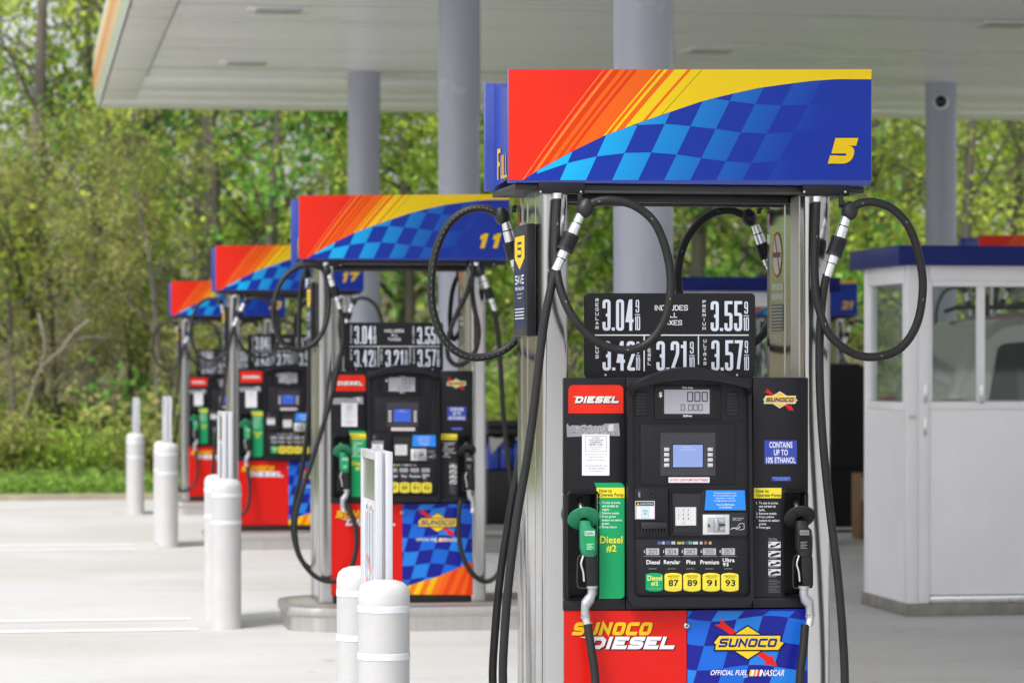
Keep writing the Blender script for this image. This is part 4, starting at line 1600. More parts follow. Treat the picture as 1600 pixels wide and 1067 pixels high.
        d2 = Decal(yb0 - .0275, 'print', lambda px, py: (Q(px, py, yb0 - .0275).x, Q(px, py, yb0 - .0275).z))
        if m_ == 'green':
            d2.rect(912.9, 828.2, 929.6, 859.5, '1c9a5c', .4)
            d2.rect(913.6, 829, 929, 836.6, 'b8dcc8', 1)
            d2.text("DIESEL", 915, 831, 927.6, 834.8, '2a7a50', 2, .015)
            for k in range(4):
                d2.rect(916.6, 849 + k * 2.6, 927.5 - k % 2 * 3, 850.2 + k * 2.6, 'a8e0c0', 1)
        else:
            d2.rect(911.6, 827, 927.6, 858, '141416', .4)
            d2.rect(912.6, 828, 927.2, 835.6, '9a9aa0', 1)
            d2.text("UNLEADED", 913.8, 830, 926, 833.8, '3c3c42', 2, .012)
            for k in range(5):
                d2.rect(913.6, 846 + k * 2.4, 924.5 - k % 2 * 3, 847.1 + k * 2.4, '8a8a90', 1)
        d2.build("nozzle_label", noz, fix=False)
        q = MB()
        yn = yb0 - .006
        if ox:
            ptsn = [(924.5, 915), (924.5, 928), (926.5, 935), (933.5, 943), (934, 950), (934, 960)]
            tail = (932, 977)
        else:
            ptsn = [(925, 915), (925, 927), (922, 934), (915, 944), (914.2, 951), (914.5, 961)]
            tail = (918, 977.5)
        if ox:
            ptsn = [(p[0] - 12.5, p[1]) for p in ptsn]
            tail = (tail[0] - 12.5, tail[1])
        if ox:
            ptsn = [(p[0] + 7, p[1]) for p in ptsn]
            tail = (tail[0] + 7, tail[1])
        q.tube([Q(*p, yn) for p in ptsn], [.0155, .015, .0165, .0165, .0145, .0145], 'castgrey', 14)
        q.tube([Q(*ptsn[0], yn), Q(ptsn[0][0], ptsn[0][1] + 4, yn)], .0185, 'castgrey', 14)
        q.tube([Q(*ptsn[2], yn), Q(*ptsn[3], yn)], [.018, .018], 'castgrey', 14)
        q.tube([Q(*ptsn[-1], yn), Q(ptsn[-1][0] + .6, ptsn[-1][1] + 4, yn)], .0165, 'castgrey', 14)
        q.tube([Q(ptsn[-1][0] + .6, ptsn[-1][1] + 3, yn), Q(*tail, yn)], .0140, 'alu', 14)
        q.build("swivel", noz)
    for h in hoses:
        make_hose(root, h)
    return root


def make_hose(root, h):
    """one hose with its retractor head and breakaway coupling; points are (px, py, y) surveyed in frame h['F']"""
    F = h['F']
    R = h.get('r', .0142)

    def pt(p):
        return F.p3(*p)
    loop = spline([pt(p) for p in h['loop']])
    g = MB()
    g.tube(loop, R, 'rubber', 14)
    if h.get('drop'):
        g.tube(spline([pt(p) for p in h['drop']]), R, 'rubber', 14)
    # printed dashes along the hose
    for k in range(9, len(loop) - 6, 2 if h.get('print') else 23):
        t = (loop[k + 1] - loop[k - 1]).normalized()
        side = t.cross(Vector((0, 1, 0)))
        if side.length < .2:
            continue
        c = loop[k] + Vector((0, -R * 1.02, 0)) + side.normalized() * R * .1
        s_ = side.normalized() * (.0006 if h.get('print') else .0012)
        g.add([c - t * .004 - s_, c + t * .004 - s_, c + t * .004 + s_, c - t * .004 + s_], [(0, 1, 2, 3)], 'print', '9a9a9c')
    hose = g.build("hose", root)
    if h.get('outlet'):
        q = MB()
        o = pt(h['outlet'])
        q.tube([o + Vector((0, 0, .006)), o + Vector((0, 0, -.012))], .0175, 'alu', 14)
        q.build("outlet_fitting", hose)
    if h.get('couple'):
        a, b = pt(h['couple'][0]), pt(h['couple'][1])
        q = MB()

        def seg(t0, t1, r0, m_, r1=None):
            q.tube([a.lerp(b, t0), a.lerp(b, t1)], [r0, r1 or r0], m_, 16)
        seg(0, .16, .0145, 'alu', .016)
        seg(.16, .18, .0165, 'plastic_dark')
        seg(.18, .36, .0175, 'alu', .0185)
        seg(.36, .66, .0272, 'plastic')
        seg(.38, .40, .0284, 'plastic_dark')
        seg(.62, .655, .0284, 'plastic_dark')
        seg(.66, .78, .0175, 'alu')
        seg(.78, .795, .0165, 'plastic_dark')
        seg(.795, 1.0, .0152, 'alu')
        q.build("breakaway_coupling", hose)
        # retractor clamp head
        e = loop[-1]
        d0 = (a - e)
        q = MB()
        top = pt(h['head'])
        q.box(top.x - .007, top.x + .007, top.y - .007, top.y + .007, e.z + .012, top.z, 'plastic_dark', .002)
        q.lathe([(0, -.032), (.016, -.03), (.026, -.012), (.028, .006), (.022, .022), (.012, .03), (0, .03)], e, (b - a), 'plastic_dark', 12, smooth=False)
        q.lathe([(.008, -.008), (.008, .016), (0, .016)], Vector((top.x, top.y - .008, e.z + .03)), (0, -1, 0), 'plastic_dark', 10)
        q.build("clamp_head", hose)


yf = -.345
hoses5 = [
    dict(F=F5, outlet=(871, 305, -.30), head=(906, 303, -.31),
         loop=[(871, 306, -.30), (869, 350, -.315), (868, 400, -.335), (874, 445, -.365), (893, 492, -.39), (930, 532, -.40), (975, 547, -.40), (1012, 536, -.40), (1038, 500, -.40), (1048, 450, -.40), (1043, 400, -.39), (1024, 350, -.38), (992, 322, -.37), (955, 313, -.36), (930, 316, -.35), (914, 326, -.345)],
         couple=[(908, 334, -.345), (868, 423, -.35)],
         drop=[(869, 420, -.35), (861, 450, -.355), (851, 500, -.365), (843, 560, -.37), (834, 640, -.375), (823, 720, -.38), (809, 800, -.385), (797, 890, -.39), (789, 980, -.39), (786, 1067, -.39), (795, 1130, -.39), (830, 1175, -.38), (880, 1180, -.37), (920, 1140, -.36), (930, 1070, -.345), (924, 1015, -.33), (918, 975, -.315)]),
    dict(F=F5, outlet=(1276, 310, -.30), head=(1314, 305, -.31),
         loop=[(1276, 311, -.30), (1274, 370, -.315), (1273, 430, -.34), (1279, 480, -.365), (1298, 525, -.385), (1335, 553, -.39), (1372, 557, -.39), (1408, 543, -.39), (1433, 505, -.39), (1442, 450, -.39), (1436, 400, -.39), (1420, 355, -.385), (1395, 327, -.375), (1365, 316, -.365), (1342, 319, -.355), (1328, 330, -.345)],
         couple=[(1323, 338, -.345), (1292, 432, -.35)],
         drop=[(1292, 429, -.35), (1286, 460, -.35), (1281, 520, -.35), (1281, 600, -.355), (1286, 690, -.36), (1296, 790, -.365), (1308, 890, -.37), (1316, 980, -.37), (1320, 1067, -.37), (1316, 1130, -.37), (1296, 1175, -.37), (1268, 1170, -.36), (1252, 1120, -.345), (1250, 1060, -.335), (1255, 1015, -.325), (1258, 975, -.315)]),
    dict(F=F5, head=(803, 322, .33), print=1,
         loop=[(842, 318, .30), (842, 400, .33), (830, 490, .36), (800, 537, .38), (765, 556, .385), (727, 556, .385), (695, 532, .385), (677, 488, .385), (674, 440, .385), (681, 392, .385), (700, 352, .38), (727, 330, .37), (757, 326, .36), (785, 338, .35)],
         couple=[(789, 345, .345), (812, 436, .345)],
         drop=[(812, 433, .345), (820, 500, .345), (822, 600, .35), (815, 700, .35), (797, 800, .35), (783, 890, .35), (774, 980, .35), (770, 1067, .35), (780, 1120, .35), (830, 1150, .34), (860, 1100, .31)]),
    dict(F=F5, head=(1186, 322, .33),
         loop=[(1232, 318, .30), (1230, 400, .33), (1218, 470, .36), (1190, 525, .38), (1150, 546, .385), (1105, 540, .385), (1075, 505, .385), (1062, 460, .385), (1060, 420, .385), (1070, 380, .385), (1090, 350, .38), (1115, 333, .37), (1142, 329, .36), (1170, 340, .35)],
         couple=[(1180, 352, .345), (1208, 430, .345)],
         drop=[(1208, 428, .345), (1222, 480, .345), (1230, 600, .35), (1235, 800, .35), (1235, 1000, .35)]),
]
F11 = Frame(PX, 17.58, IZ)


def z4(x, y):
    return (430 + x / 3.679, 290 + y / 3.679)


def zz(pts, yv):
    return [(*z4(*p), yv if not isinstance(yv, (list, tuple)) else yv[min(i, len(yv) - 1)]) for i, p in enumerate(pts)]


hoses11 = [
    dict(F=F11, outlet=(509, 412, -.30), head=(512, 415, -.31),
         loop=[(508, 414, -.30), (511, 440, -.32), (514, 475, -.35), (508, 510, -.38), (492, 535, -.39), (470, 546, -.40), (448, 541, -.40), (433, 520, -.40), (427, 490, -.40), (432, 458, -.40), (446, 432, -.39), (467, 417, -.38), (490, 415, -.37), (510, 423, -.345)],
         couple=[(514, 427, -.345), (531, 483, -.35)],
         drop=[(531, 481, -.35), (536, 510, -.355), (535, 540, -.36), (526, 580, -.37), (518, 620, -.375), (500, 680, -.38), (484, 730, -.385), (468, 780, -.39), (461, 820, -.39), (467, 865, -.39), (490, 898, -.38), (520, 908, -.375), (545, 892, -.37), (556, 860, -.36), (556, 825, -.345), (548, 802, -.33), (541, 785, -.315)]),
    dict(F=F11, outlet=(744, 412, -.30), head=(757, 416, -.31),
         loop=[(741, 414, -.30), (737, 445, -.32), (741, 480, -.345), (748, 515, -.37), (744, 545, -.38), (730, 565, -.385), (712, 570, -.385), (700, 556, -.385), (701, 525, -.385), (713, 492, -.385), (728, 462, -.38), (735, 438, -.37), (741, 426, -.355), (750, 424, -.345)],
         couple=[(754, 430, -.345), (773, 486, -.35)],
         drop=[(772, 484, -.35), (778, 520, -.355), (782, 570, -.36), (786, 640, -.365), (793, 710, -.37), (800, 780, -.37), (796, 850, -.37), (780, 893, -.37), (760, 908, -.37), (738, 896, -.365), (723, 868, -.355), (717, 835, -.345), (717, 800, -.33), (720, 782, -.315)]),
    dict(F=F11, head=(480, 420, .33),
         loop=[(500, 415, .30), (498, 470, .33), (486, 520, .36), (474, 545, .37), (468, 540, .375), (468, 480, .375), (472, 440, .36), (478, 428, .345)],
         couple=[(480, 432, .345), (486, 480, .345)],
         drop=[(486, 478, .345), (484, 560, .345), (483, 640, .35), (474, 720, .35), (462, 780, .35), (458, 830, .35), (468, 870, .35), (486, 890, .34)]),
    dict(F=F11, head=(722, 418, .33),
         loop=[(735, 415, .30), (733, 460, .33), (722, 510, .36), (708, 530, .375), (703, 500, .375), (706, 460, .375), (712, 438, .36), (719, 428, .345)],
         couple=[(721, 432, .345), (728, 480, .345)],
         drop=[(728, 478, .345), (735, 560, .345), (737, 700, .35), (737, 850, .35)]),
]

pump5 = make_pump("5", "nearest fuel pump, with a yellow 5 on its striped topper", hoses5)


def blue_screen(root):
    """the pumps farther back show a deeper blue page on their screens"""
    for con in root.children:
        for o in con.children:
            if con.name.startswith("payment_console") and o.name.startswith("screen") and "panel" not in o.name:
                me = o.data.copy()
                a = me.color_attributes["Col"].data
                old, new = Vector(lin('8296cc')), lin('3a5cc8')
                for d in a:
                    if (Vector(d.color[:3]) - old).length < .01:
                        d.color = (*new, 1)
                o.data = me


def renumber(root, number):
    """give a copied pump its own number plate mesh"""
    tp = [c for c in root.children if c.name.startswith("topper") and "frame" not in c.name][0]
    old = [c for c in tp.children if c.name.startswith("number")][0]
    d = Decal(YT, 'vinyl', F5.m(YT))
    bx = (1276, 1338)
    for grow, c, ly in ((1.8, '14245e', 5), (0, 'fcd21c', 6)):
        d.block(number, bx[0] - grow * .3, 216 - grow * .8, bx[1] - 4 + grow * .3, 256 + grow * .8, .30 + grow * .022, c, ly, shear=.27, gap=.42 if number != '11' else .9, rad=.32)
    d.build("number", tp, fix=False)
    bpy.data.objects.remove(old)


for num, lab in (('11', "second nearest fuel pump, with a yellow 11 on its striped topper"), ('17', "third fuel pump back, with a yellow 17 on its striped topper"), ('23', "farthest fuel pump of the row, with a yellow 23 on its striped topper")):
    c = copy_tree(pump5)
    c['label'] = lab
    c.location = (PUMPS[num][0], PUMPS[num][1], IZ + drop(PUMPS[num][1]))
    renumber(c, num)
    blue_screen(c)
    if num == '11':
        for ch in list(c.children):
            if ch.name.startswith("hose"):
                for s_ in list(ch.children):
                    bpy.data.objects.remove(s_)
                bpy.data.objects.remove(ch)
        for h in hoses11:
            make_hose(c, h)
c = copy_tree(pump5)
c['label'] = "blurred fuel pump numbered 21, seen beyond the gap beside the white kiosk"
c.location = (8.38, 32.05, IZ + drop(32))
renumber(c, '21')
c = copy_tree(pump5)
c['label'] = "fuel pump whose topper's red corner shows above the near kiosk roof"
c.location = (8.60, 24.75, IZ + .11)
renumber(c, '15')

# ------------------------------------------------------------------ bollards and framed signs
BX = 1.17
BOL = [(9.99, -.05, 1.194), (10.68, -.05, 1.194), (17.5, 0, BX), (18.2, 0, BX), (25.3, 0, 1.2), (26.0, 0, 1.2), (32.6, drop(32.6), 1.21), (33.2, drop(33.2), 1.21)]
names = ["front", "rear"]
ordn = ["nearest", "second", "third", "farthest"]
bprot = None
for i, (by, bz, bx_) in enumerate(BOL):
    lab = ["nearest white bollard, in front of the pump numbered 5's framed sign",
           "white bollard half hidden behind the nearest bollard",
           "white bollard left of the second pump, standing before its island nose",
           "white bollard mostly hidden behind the one left of the second pump",
           "white bollard left of the third pump, at the end of the far white lines",
           "white bollard hidden behind the one left of the third pump",
           "smallest and farthest white bollard, nearest to the grass verge",
           "white bollard hidden behind the farthest one by the grass verge"][i]
    if bprot is None:
        t = thing("bollard", lab, "bollard", (bx_, by, bz), "white bollards at the island ends")
        r = .0865
        H = .87
        g = MB()
        g.lathe([(r, 0), (r, H - .10), (r + .0006, H - .098), (r + .0006, H - .045), (r - .006, H - .022), (r - .022, H - .008), (r - .045, H - .001), (0, H)], (0, 0, 0), (0, 0, 1), 'sleeve', 48)
        g.build("sleeve", t)
        for zz_ in (H - .106, H - .264):
            g = MB()
            g.lathe([(r + .0005, zz_), (r + .002, zz_ + .001), (r + .002, zz_ + .022), (r + .0005, zz_ + .023)], (0, 0, 0), (0, 0, 1), 'reflect', 48)
            g.build("reflective_band", t)
        bprot = t
    else:
        t = copy_tree(bprot)
        t.location = (bx_, by, bz)
        t['label'] = lab
sprot = None
for i, (sx_, y0, y1, z) in enumerate([(1.208, 10.10, 10.55, -.01), (BX + .012, 17.62, 17.99, 0), (1.21, 25.42, 25.79, 0), (1.22, 32.72, 33.09, drop(32.8))]):
    lab = ["tall slim framed sign between the two nearest bollards, its glazed face showing",
           "slim white framed sign rising behind the bollard left of the second pump",
           "slim white framed sign seen edge-on between the third pair of bollards",
           "slim white framed sign seen edge-on between the farthest bollards"][i]
    if sprot is None:
        t = thing("framed_sign", lab, "sign", (sx_, (y0 + y1) / 2, z), "framed signs between bollards")
        hl = (y1 - y0) / 2
        zt, zb = 1.255, .12
        # two snap frames back to back on a rail
        for s in (-1, 1):
            g = MB()
            xa, xb = sorted((s * .004, s * .030))
            g.box(xa, xb, -hl, -hl + .03, zb, zt, 'extr', .004)
            g.box(xa, xb, hl - .03, hl, zb, zt, 'extr', .004)
            g.box(xa, xb, -hl + .031, hl - .031, zt - .03, zt, 'extr', .004)
            g.box(xa, xb, -hl + .031, hl - .031, zb, zb + .03, 'extr', .004)
            g.box(xa + .002, xb - .002, -hl - .003, -hl, zb + .01, zt - .03, 'extr', .001)
            fr = g.build("frame", t)
            xf = s * .022
            d = Decal(0, 'lcd', None, lambda u, zv, dy, xf=xf, s=s: (xf + s * dy, u, zv))
            d.raw([[(-hl + .028, zb + .028), (hl - .028, zb + .028), (hl - .028, zt - .028), (-hl + .028, zt - .028)]], 'c8ccd4', 0)
            if s < 0:
                d.raw([[(-hl + .028, zt - .17), (hl - .028, zt - .17), (hl - .028, zt - .03), (-hl + .028, zt - .03)]], '6a6c64', 1)
                for yy, c in ((.11, '5a86b8'), (.06, '8a98a8'), (.0, '48688c'), (-.05, 'a8b4c0'), (-.1, '8090a8')):
                    d.raw([[(yy, zb + .05), (yy + .028, zb + .05), (yy + .028, zt - .20), (yy, zt - .20)]], c, 1)
                for yy, zc, c in ((.10, zt - .20, '4878a8'), (-.02, zt - .2, 'b84848')):
                    d.raw([[(yy + .035 * math.cos(a), zc + .018 * math.sin(a)) for a in np.linspace(0, 6, 14)]], 'f0f2f4', 2)
                    d.raw([[(yy + .022 * math.cos(a), zc + .011 * math.sin(a)) for a in np.linspace(0, 6, 14)]], c, 3)
                for yy, zc in ((.06, .86), (.0, .83), (.08, .78), (-.03, .76)):
                    d.raw([[(yy - .05, zc), (yy + .05, zc + .01), (yy + .04, zc + .03), (yy - .03, zc + .02)]], 'd04a40', 2)
            d.build("poster", fr, fix=False)
        g = MB()
        g.box(-.003, .003, -hl + .01, hl - .01, zb, zt - .004, 'extr')
        for yy in (-hl + .06, hl - .06):
            g.tube([(0, yy, 0), (0, yy, zb + .01)], .018, 'extr', 12)
        g.build("mounting_rail", t)
        sprot = t
    else:
        t = copy_tree(sprot)
        t.location = (sx_, (y0 + y1) / 2, z)
        t['label'] = lab

# ------------------------------------------------------------------ white kiosks
def kiosk(x, y, w, dp, label, z=0):
    t = thing("kiosk", label, "kiosk", (x, y, z), "white glazed kiosks between the columns")
    zp, z1, z2, zf0, zf1 = .075, 1.30, 2.03, 2.136, 2.256
    g = MB()
    g.box(-.015, w + .015, -.015, dp + .015, 0, zp, 'plinth', .006)
    g.build("plinth", t)
    # corner posts
    for px_, py_ in ((0, 0), (w - .07, 0), (0, dp - .07), (w - .07, dp - .07)):
        g = MB()
        g.box(px_, px_ + .07, py_, py_ + .07, zp, zf0 + .05, 'white', .005)
        g.build("corner_post", t)
    # left and right walls
    for x0 in (.006, w - .046):
        g = MB()
        g.box(x0, x0 + .04, .071, dp - .071, zp + .001, z1 - .05, 'white')
        g.box(x0 - .004, x0 + .044, .071, dp - .071, z1 - .049, z1, 'white', .004)
        g.box(x0 - .004, x0 + .044, .071, dp - .071, z2, zf0 + .04, 'white', .004)
        g.box(x0 - .003, x0 + .043, .071, .11, z1 + .001, z2 - .001, 'white', .004)
        g.box(x0 - .003, x0 + .043, dp - .13, dp - .071, z1 + .001, z2 - .001, 'white', .004)
        wl = g.build("wall", t)
        g = MB()
        g.box(x0 + .017, x0 + .023, .111, dp - .131, z1 + .002, z2 - .002, 'glass')
        g.build("pane", wl)
    # back wall
    g = MB()
    g.box(.071, w - .071, dp - .046, dp - .006, zp + .001, z1, 'white')
    g.box(.071, w - .071, dp - .05, dp - .002, z2, zf0 + .04, 'white', .004)
    bw = g.build("wall", t)
    g = MB()
    g.box(.071, w - .071, dp - .03, dp - .024, z1 + .001, z2 - .001, 'glass')
    g.build("pane", bw)
    # front: fixed jamb, sliding door with a mullioned window
    g = MB()
    g.box(.071, .145, .006, .05, zp + .001, zf0 + .04, 'white', .004)
    g.box(w - .145, w - .071, .006, .05, zp + .001, zf0 + .04, 'white', .004)
    g.box(.146, w - .146, .006, .05, z2 + .0125, zf0 + .04, 'white', .004)
    g.build("wall", t)
    g = MB()
    g.box(.146, w - .146, .018, .05, zp + .05, z1 - .045, 'white', .003)
    g.box(.146, w - .146, .014, .052, z1 - .044, z1 + .004, 'white', .003)
    g.box(.146, .165, .014, .052, z1 + .005, z2 + .012, 'white', .003)
    g.box(w / 2 - .20, w / 2 - .15, .014, .052, z1 + .005, z2 - .0205, 'white', .003)
    g.box(w - .165, w - .146, .014, .052, z1 + .005, z2 + .012, 'white', .003)
    g.box(.166, w - .166, .014, .052, z2 - .02, z2 + .012, 'white', .003)
    dr = g.build("sliding_door", t)
    g = MB()
    g.box(.166, w / 2 - .201, .03, .036, z1 + .005, z2 - .021, 'glass')
    g.box(w / 2 - .149, w - .166, .03, .036, z1 + .005, z2 - .021, 'glass')
    g.build("pane", dr)
    for hx, hz in ((.118, z1 + .06), (w / 2 - .175, z1 + .055)):
        g = MB()
        g.box(hx - .014, hx + .014, -.002, .0135 if hx > .3 else .0055, hz - .06, hz + .06, 'alu', .005)
        g.box(hx - .007, hx + .007, -.012, -.0025, hz - .03, hz + .03, 'alu', .003)
        g.build("handle", dr)
    g = MB()
    g.box(.106, .130, .0, .0055, z1 - .20, z1 - .09, 'alu', .004)
    g.build("lock_plate", t)
    g = MB()
    g.box(.146, w - .03, -.004, .05, zp + .002, zp + .045, 'alu', .004)
    g.build("threshold", t)
    d = Decal(-.0004, 'print')
    d.rect(.012, z1 - .105, .062, z1 - .075, 'e4eae6', 1)
    d.text("EXIT KEY", .018, z1 - .083, .056, z1 - .095, '6aa890', 2, 0)
    # (map is identity with y as height)
    d.build("door_sticker", t, fix=False)
    g = MB()
    oh = .075
    g.box(-oh, w + oh, -oh, dp + oh, zf0, zf1, 'navy', .006)
    g.build("roof", t)
    # a shelf and stool show through the glass
    g = MB()
    g.box(.36, w - .08, dp - .28, dp - .055, .94, .97, 'column', .004)
    g.build("shelf", t)
    return t


kiosk(5.32, 17.67, 1.30, .95, "near white kiosk with sliding glazed door under a dark blue roof")
kiosk(5.42, 24.45, 1.27, .95, "farther white kiosk glimpsed behind the nearest pump's price sign")

# ------------------------------------------------------------------ vehicle behind the kiosk
def minivan(x, y):
    t = thing("minivan", "taupe minivan parked beyond the near kiosk, seen through its windows", "van", (x, y, 0))
    # side profile (x along length, z)
    prof = [(0, .45), (.02, .85), (.06, 1.05), (.10, 1.25), (.26, 1.72), (.45, 1.86), (.9, 1.92), (2.2, 1.93), (2.9, 1.86), (3.7, 1.28), (4.6, 1.10), (4.85, .85), (4.88, .45), (4.6, .30), (.25, .30)]
    hw = .92
    n = len(prof)
    g = MB()
    rows = []
    for k, yy in enumerate((-1, -.92, -.6, 0, .6, .92, 1)):
        ins = .06 if abs(yy) == 1 else 0
        rows.append([((p[0] - 2.4) * (1 - ins * .1) + 2.4, yy * hw * (1 - (.13 * max(0, p[1] - 1.1) / .8)), p[1] - (ins * (1 if p[1] > 1.2 else 0))) for p in prof])
    vs = [p for r in rows for p in r]
    fs = [(r * n + k, r * n + (k + 1) % n, (r + 1) * n + (k + 1) % n, (r + 1) * n + k) for r in range(6) for k in range(n)]
    fs += [tuple(range(n)), tuple(range(6 * n, 7 * n))]
    g.add(vs, fs, 'carpaint', smooth=True)
    g.build("body", t)

    def sy(z, s):
        return s * (hw * (1 - (.13 * max(0, z - 1.1) / .8)) + .006)
    for s in (-1, 1):
        for quad in ([(.30, 1.16), (.42, 1.68), (1.25, 1.74), (1.25, 1.16)], [(1.35, 1.16), (1.35, 1.745), (2.25, 1.74), (2.25, 1.16)], [(2.35, 1.16), (2.35, 1.73), (2.75, 1.66), (3.4, 1.2)]):
            g = MB()
            q = fillet([Vector(p) for p in quad], True, .06)
            g.add([(p[0], sy(p[1], s), p[1]) for p in q] + [(p[0], sy(p[1], s) - s * .01, p[1]) for p in q], [tuple(range(len(q)))] + [(k, (k + 1) % len(q), len(q) + (k + 1) % len(q), len(q) + k) for k in range(len(q))], 'darkglass')
            g.build("window", t)
        g = MB()
        g.box(.02, .16, s * .74, s * .925, .98, 1.28, 'redlens', .02)
        g.build("tail_light", t)
        g = MB()
        g.tube([(.5, s * .74, 1.94), (.6, s * .74, 1.975), (2.3, s * .74, 1.985), (2.4, s * .74, 1.95)], .018, 'plastic_dark', 8)
        g.build("roof_rail", t)
        for wx in (.95, 3.9):
            g = MB()
            g.lathe([(.0, .0), (.20, .0), (.22, .02), (.33, .02), (.345, -.03), (.345, -.18), (.33, -.2)], (wx, s * .93, .345), (0, s, 0), 'tyre', 28)
            w_ = g.build("wheel", t)
            g = MB()
            g.lathe([(.0, .03), (.05, .03), (.07, .015), (.20, .012), (.215, .022)], (wx, s * .93, .345), (0, s, 0), 'alu', 20)
            g.build("rim", w_)
    g = MB()
    g.add([(.13, -.72, 1.22), (.13, .72, 1.22), (.29, .66, 1.66), (.29, -.66, 1.66)], [(0, 1, 2, 3)], 'darkglass')
    for v in range(4):
        g.v[v] = (g.v[v][0] - .03, g.v[v][1], g.v[v][2])
    g.add([(.125, -.70, 1.23), (.125, .70, 1.23), (.283, .64, 1.65), (.283, -.64, 1.65)], [(0, 1, 2, 3)], 'darkglass')
    g.build("rear_window", t)


minivan(6.62, 21.9)

# dark covered rack, carton and goods cart between the islands
x, y = spot(1323, 28.0)
t = thing("covered_rack", "black covered display rack with a sloping top, left of the kiosk", "rack", (x, y, drop(y)))
g = MB()
g.prism([(-.30, .60), (-.30, 1.56), (.03, 1.56), (.22, 1.36), (.22, .60)], -.3, .3, 'plastic_dark')
g.build("hood", t)
g = MB()
g.box(-.31, .23, -.31, .31, .05, .59, mat("dark cloth cover", (.006, .006, .007), .8), .02)
g.build("bin", t)
g = MB()
for xx in (-.26, .19):
    for yy in (-.26, .26):
        g.lathe([(0, -.012), (.028, -.012), (.028, .012), (0, .012)], (xx, yy, .028), (1, 0, 0), 'tyre', 12)
g.build("castor", t)
x, y = spot(1356, 26.4)
t = thing("carton", "tall brown cardboard carton with a white label, beside the kiosk", "carton", (x, y, drop(y)))
g = MB()
g.box(-.105, .20, -.15, .15, 0, .575, 'card', .004)
g.build("box", t)
d = Decal(-.151, 'print')
d.rect(-.103, .34, .19, .545, 'd8d6d2', 1)
d.text("FRAGILE", -.07, .50, .10, .46, '8a8a8a', 2, .01)
d.rect(-.07, .40, .06, .42, 'a0a0a0', 2)
d.build("carton_label", t, fix=False)
x, y = spot(783, 26.2)
t = thing("goods_cart", "black wheeled goods cart holding blue jugs, behind the nearest pump's left post", "cart", (x, y, drop(y)))
g = MB()
g.box(-.16, .30, -.22, .22, .10, .62, 'plastic_dark', .01)
g.box(-.16, .30, .12, .22, .62, 1.0, 'plastic_dark', .01)
g.box(-.15, .30, -.22, .22, .935, .98, 'plastic_dark', .01)
g.box(-.15, .27, -.18, .20, .98, 1.05, 'plastic_dark', .02)
g.build("stand", t)
g = MB()
g.prism([(-.14, .90), (.0, .90), (-.06, .83), (-.12, .76)], -.226, -.222, 'sleeve')
g.build("price_card", t)
for xx in (-.10, .24):
    g = MB()
    g.lathe([(.02, -.03), (.075, -.03), (.085, -.015), (.085, .015), (.075, .03), (.02, .03)], (xx, -.235, .085), (0, 1, 0), 'tyre', 20)
    w_ = g.build("wheel", t)
    g = MB()
    g.lathe([(0, .034), (.03, .034), (.055, .031), (.06, .02)], (xx, -.235, .085), (0, -1, 0), 'sleeve', 18)
    g.build("hub", w_)
jp = None
for k in range(4):
    jx = x - .10 + k * .115
    lab = ("leftmost blue washer fluid jug on the black cart", "second blue jug from the left on the black cart", "third blue jug from the left on the black cart", "rightmost blue jug on the black cart")[k]
    if jp is None:
        jp = thing("fluid_jug", lab, "jug", (jx, y - .12, drop(y) + .622), "blue fluid jugs on the goods cart")
        g = MB()
        g.box(-.052, .052, -.07, .07, 0, .20, 'jug', .02, seg=3)
        g.lathe([(.045, .19), (.03, .235), (.02, .25), (.02, .26)], (0, 0, 0), (0, 0, 1), 'jug', 16)
        g.build("body", jp)
        g = MB()
        g.lathe([(.022, .258), (.022, .285), (0, .286)], (0, 0, 0), (0, 0, 1), 'sleeve', 14)
        g.build("cap", jp)
    else:
        c = copy_tree(jp)
        c.location.x = jx
        c['label'] = lab

# ------------------------------------------------------------------ vegetation
def leaf_object(name, centers, size, cols, parent=None, loc=(0, 0, 0), aspect=1.5):
    """thousands of small leaf faces, one mesh"""
    n = len(centers)
    c = np.asarray(centers)
    a = rng.normal(size=(n, 3))
    a /= np.linalg.norm(a, axis=1)[:, None] + 1e-9
    b = np.cross(a, rng.normal(size=(n, 3)))
    b /= np.linalg.norm(b, axis=1)[:, None] + 1e-9
    s = size * .85 * rng.uniform(.6, 1.4, n)[:, None]
    A, B = a * s * aspect / 2, b * s / 2
    v = np.stack([c - A, c + B, c + A, c - B], 1).reshape(-1, 3)
    me = bpy.data.meshes.new(name)
    me.vertices.add(4 * n)
    me.vertices.foreach_set("co", v.astype(np.float32).ravel())
    me.loops.add(4 * n)
    me.loops.foreach_set("vertex_index", np.arange(4 * n, dtype=np.int32))
    me.polygons.add(n)
    me.polygons.foreach_set("loop_start", np.arange(0, 4 * n, 4, dtype=np.int32))
    me.polygons.foreach_set("loop_total", np.full(n, 4, dtype=np.int32))
    me.update(calc_edges=True)
    ca = me.color_attributes.new("Col", 'FLOAT_COLOR', 'CORNER')
    pal = np.array(cols) * np.array([.92, 1.02, 1.1])
    col = pal[rng.integers(0, len(pal), n)] * rng.uniform(.7, 1.3, n)[:, None]
    col4 = np.concatenate([col, np.ones((n, 1))], 1)
    ca.data.foreach_set("color", np.repeat(col4, 4, 0).astype(np.float32).ravel())
    me.materials.append(M['leaf'])
    o = bpy.data.objects.new(name, me)
    COL.objects.link(o)
    o.location = loc
    if parent:
        o.parent = parent
    return o


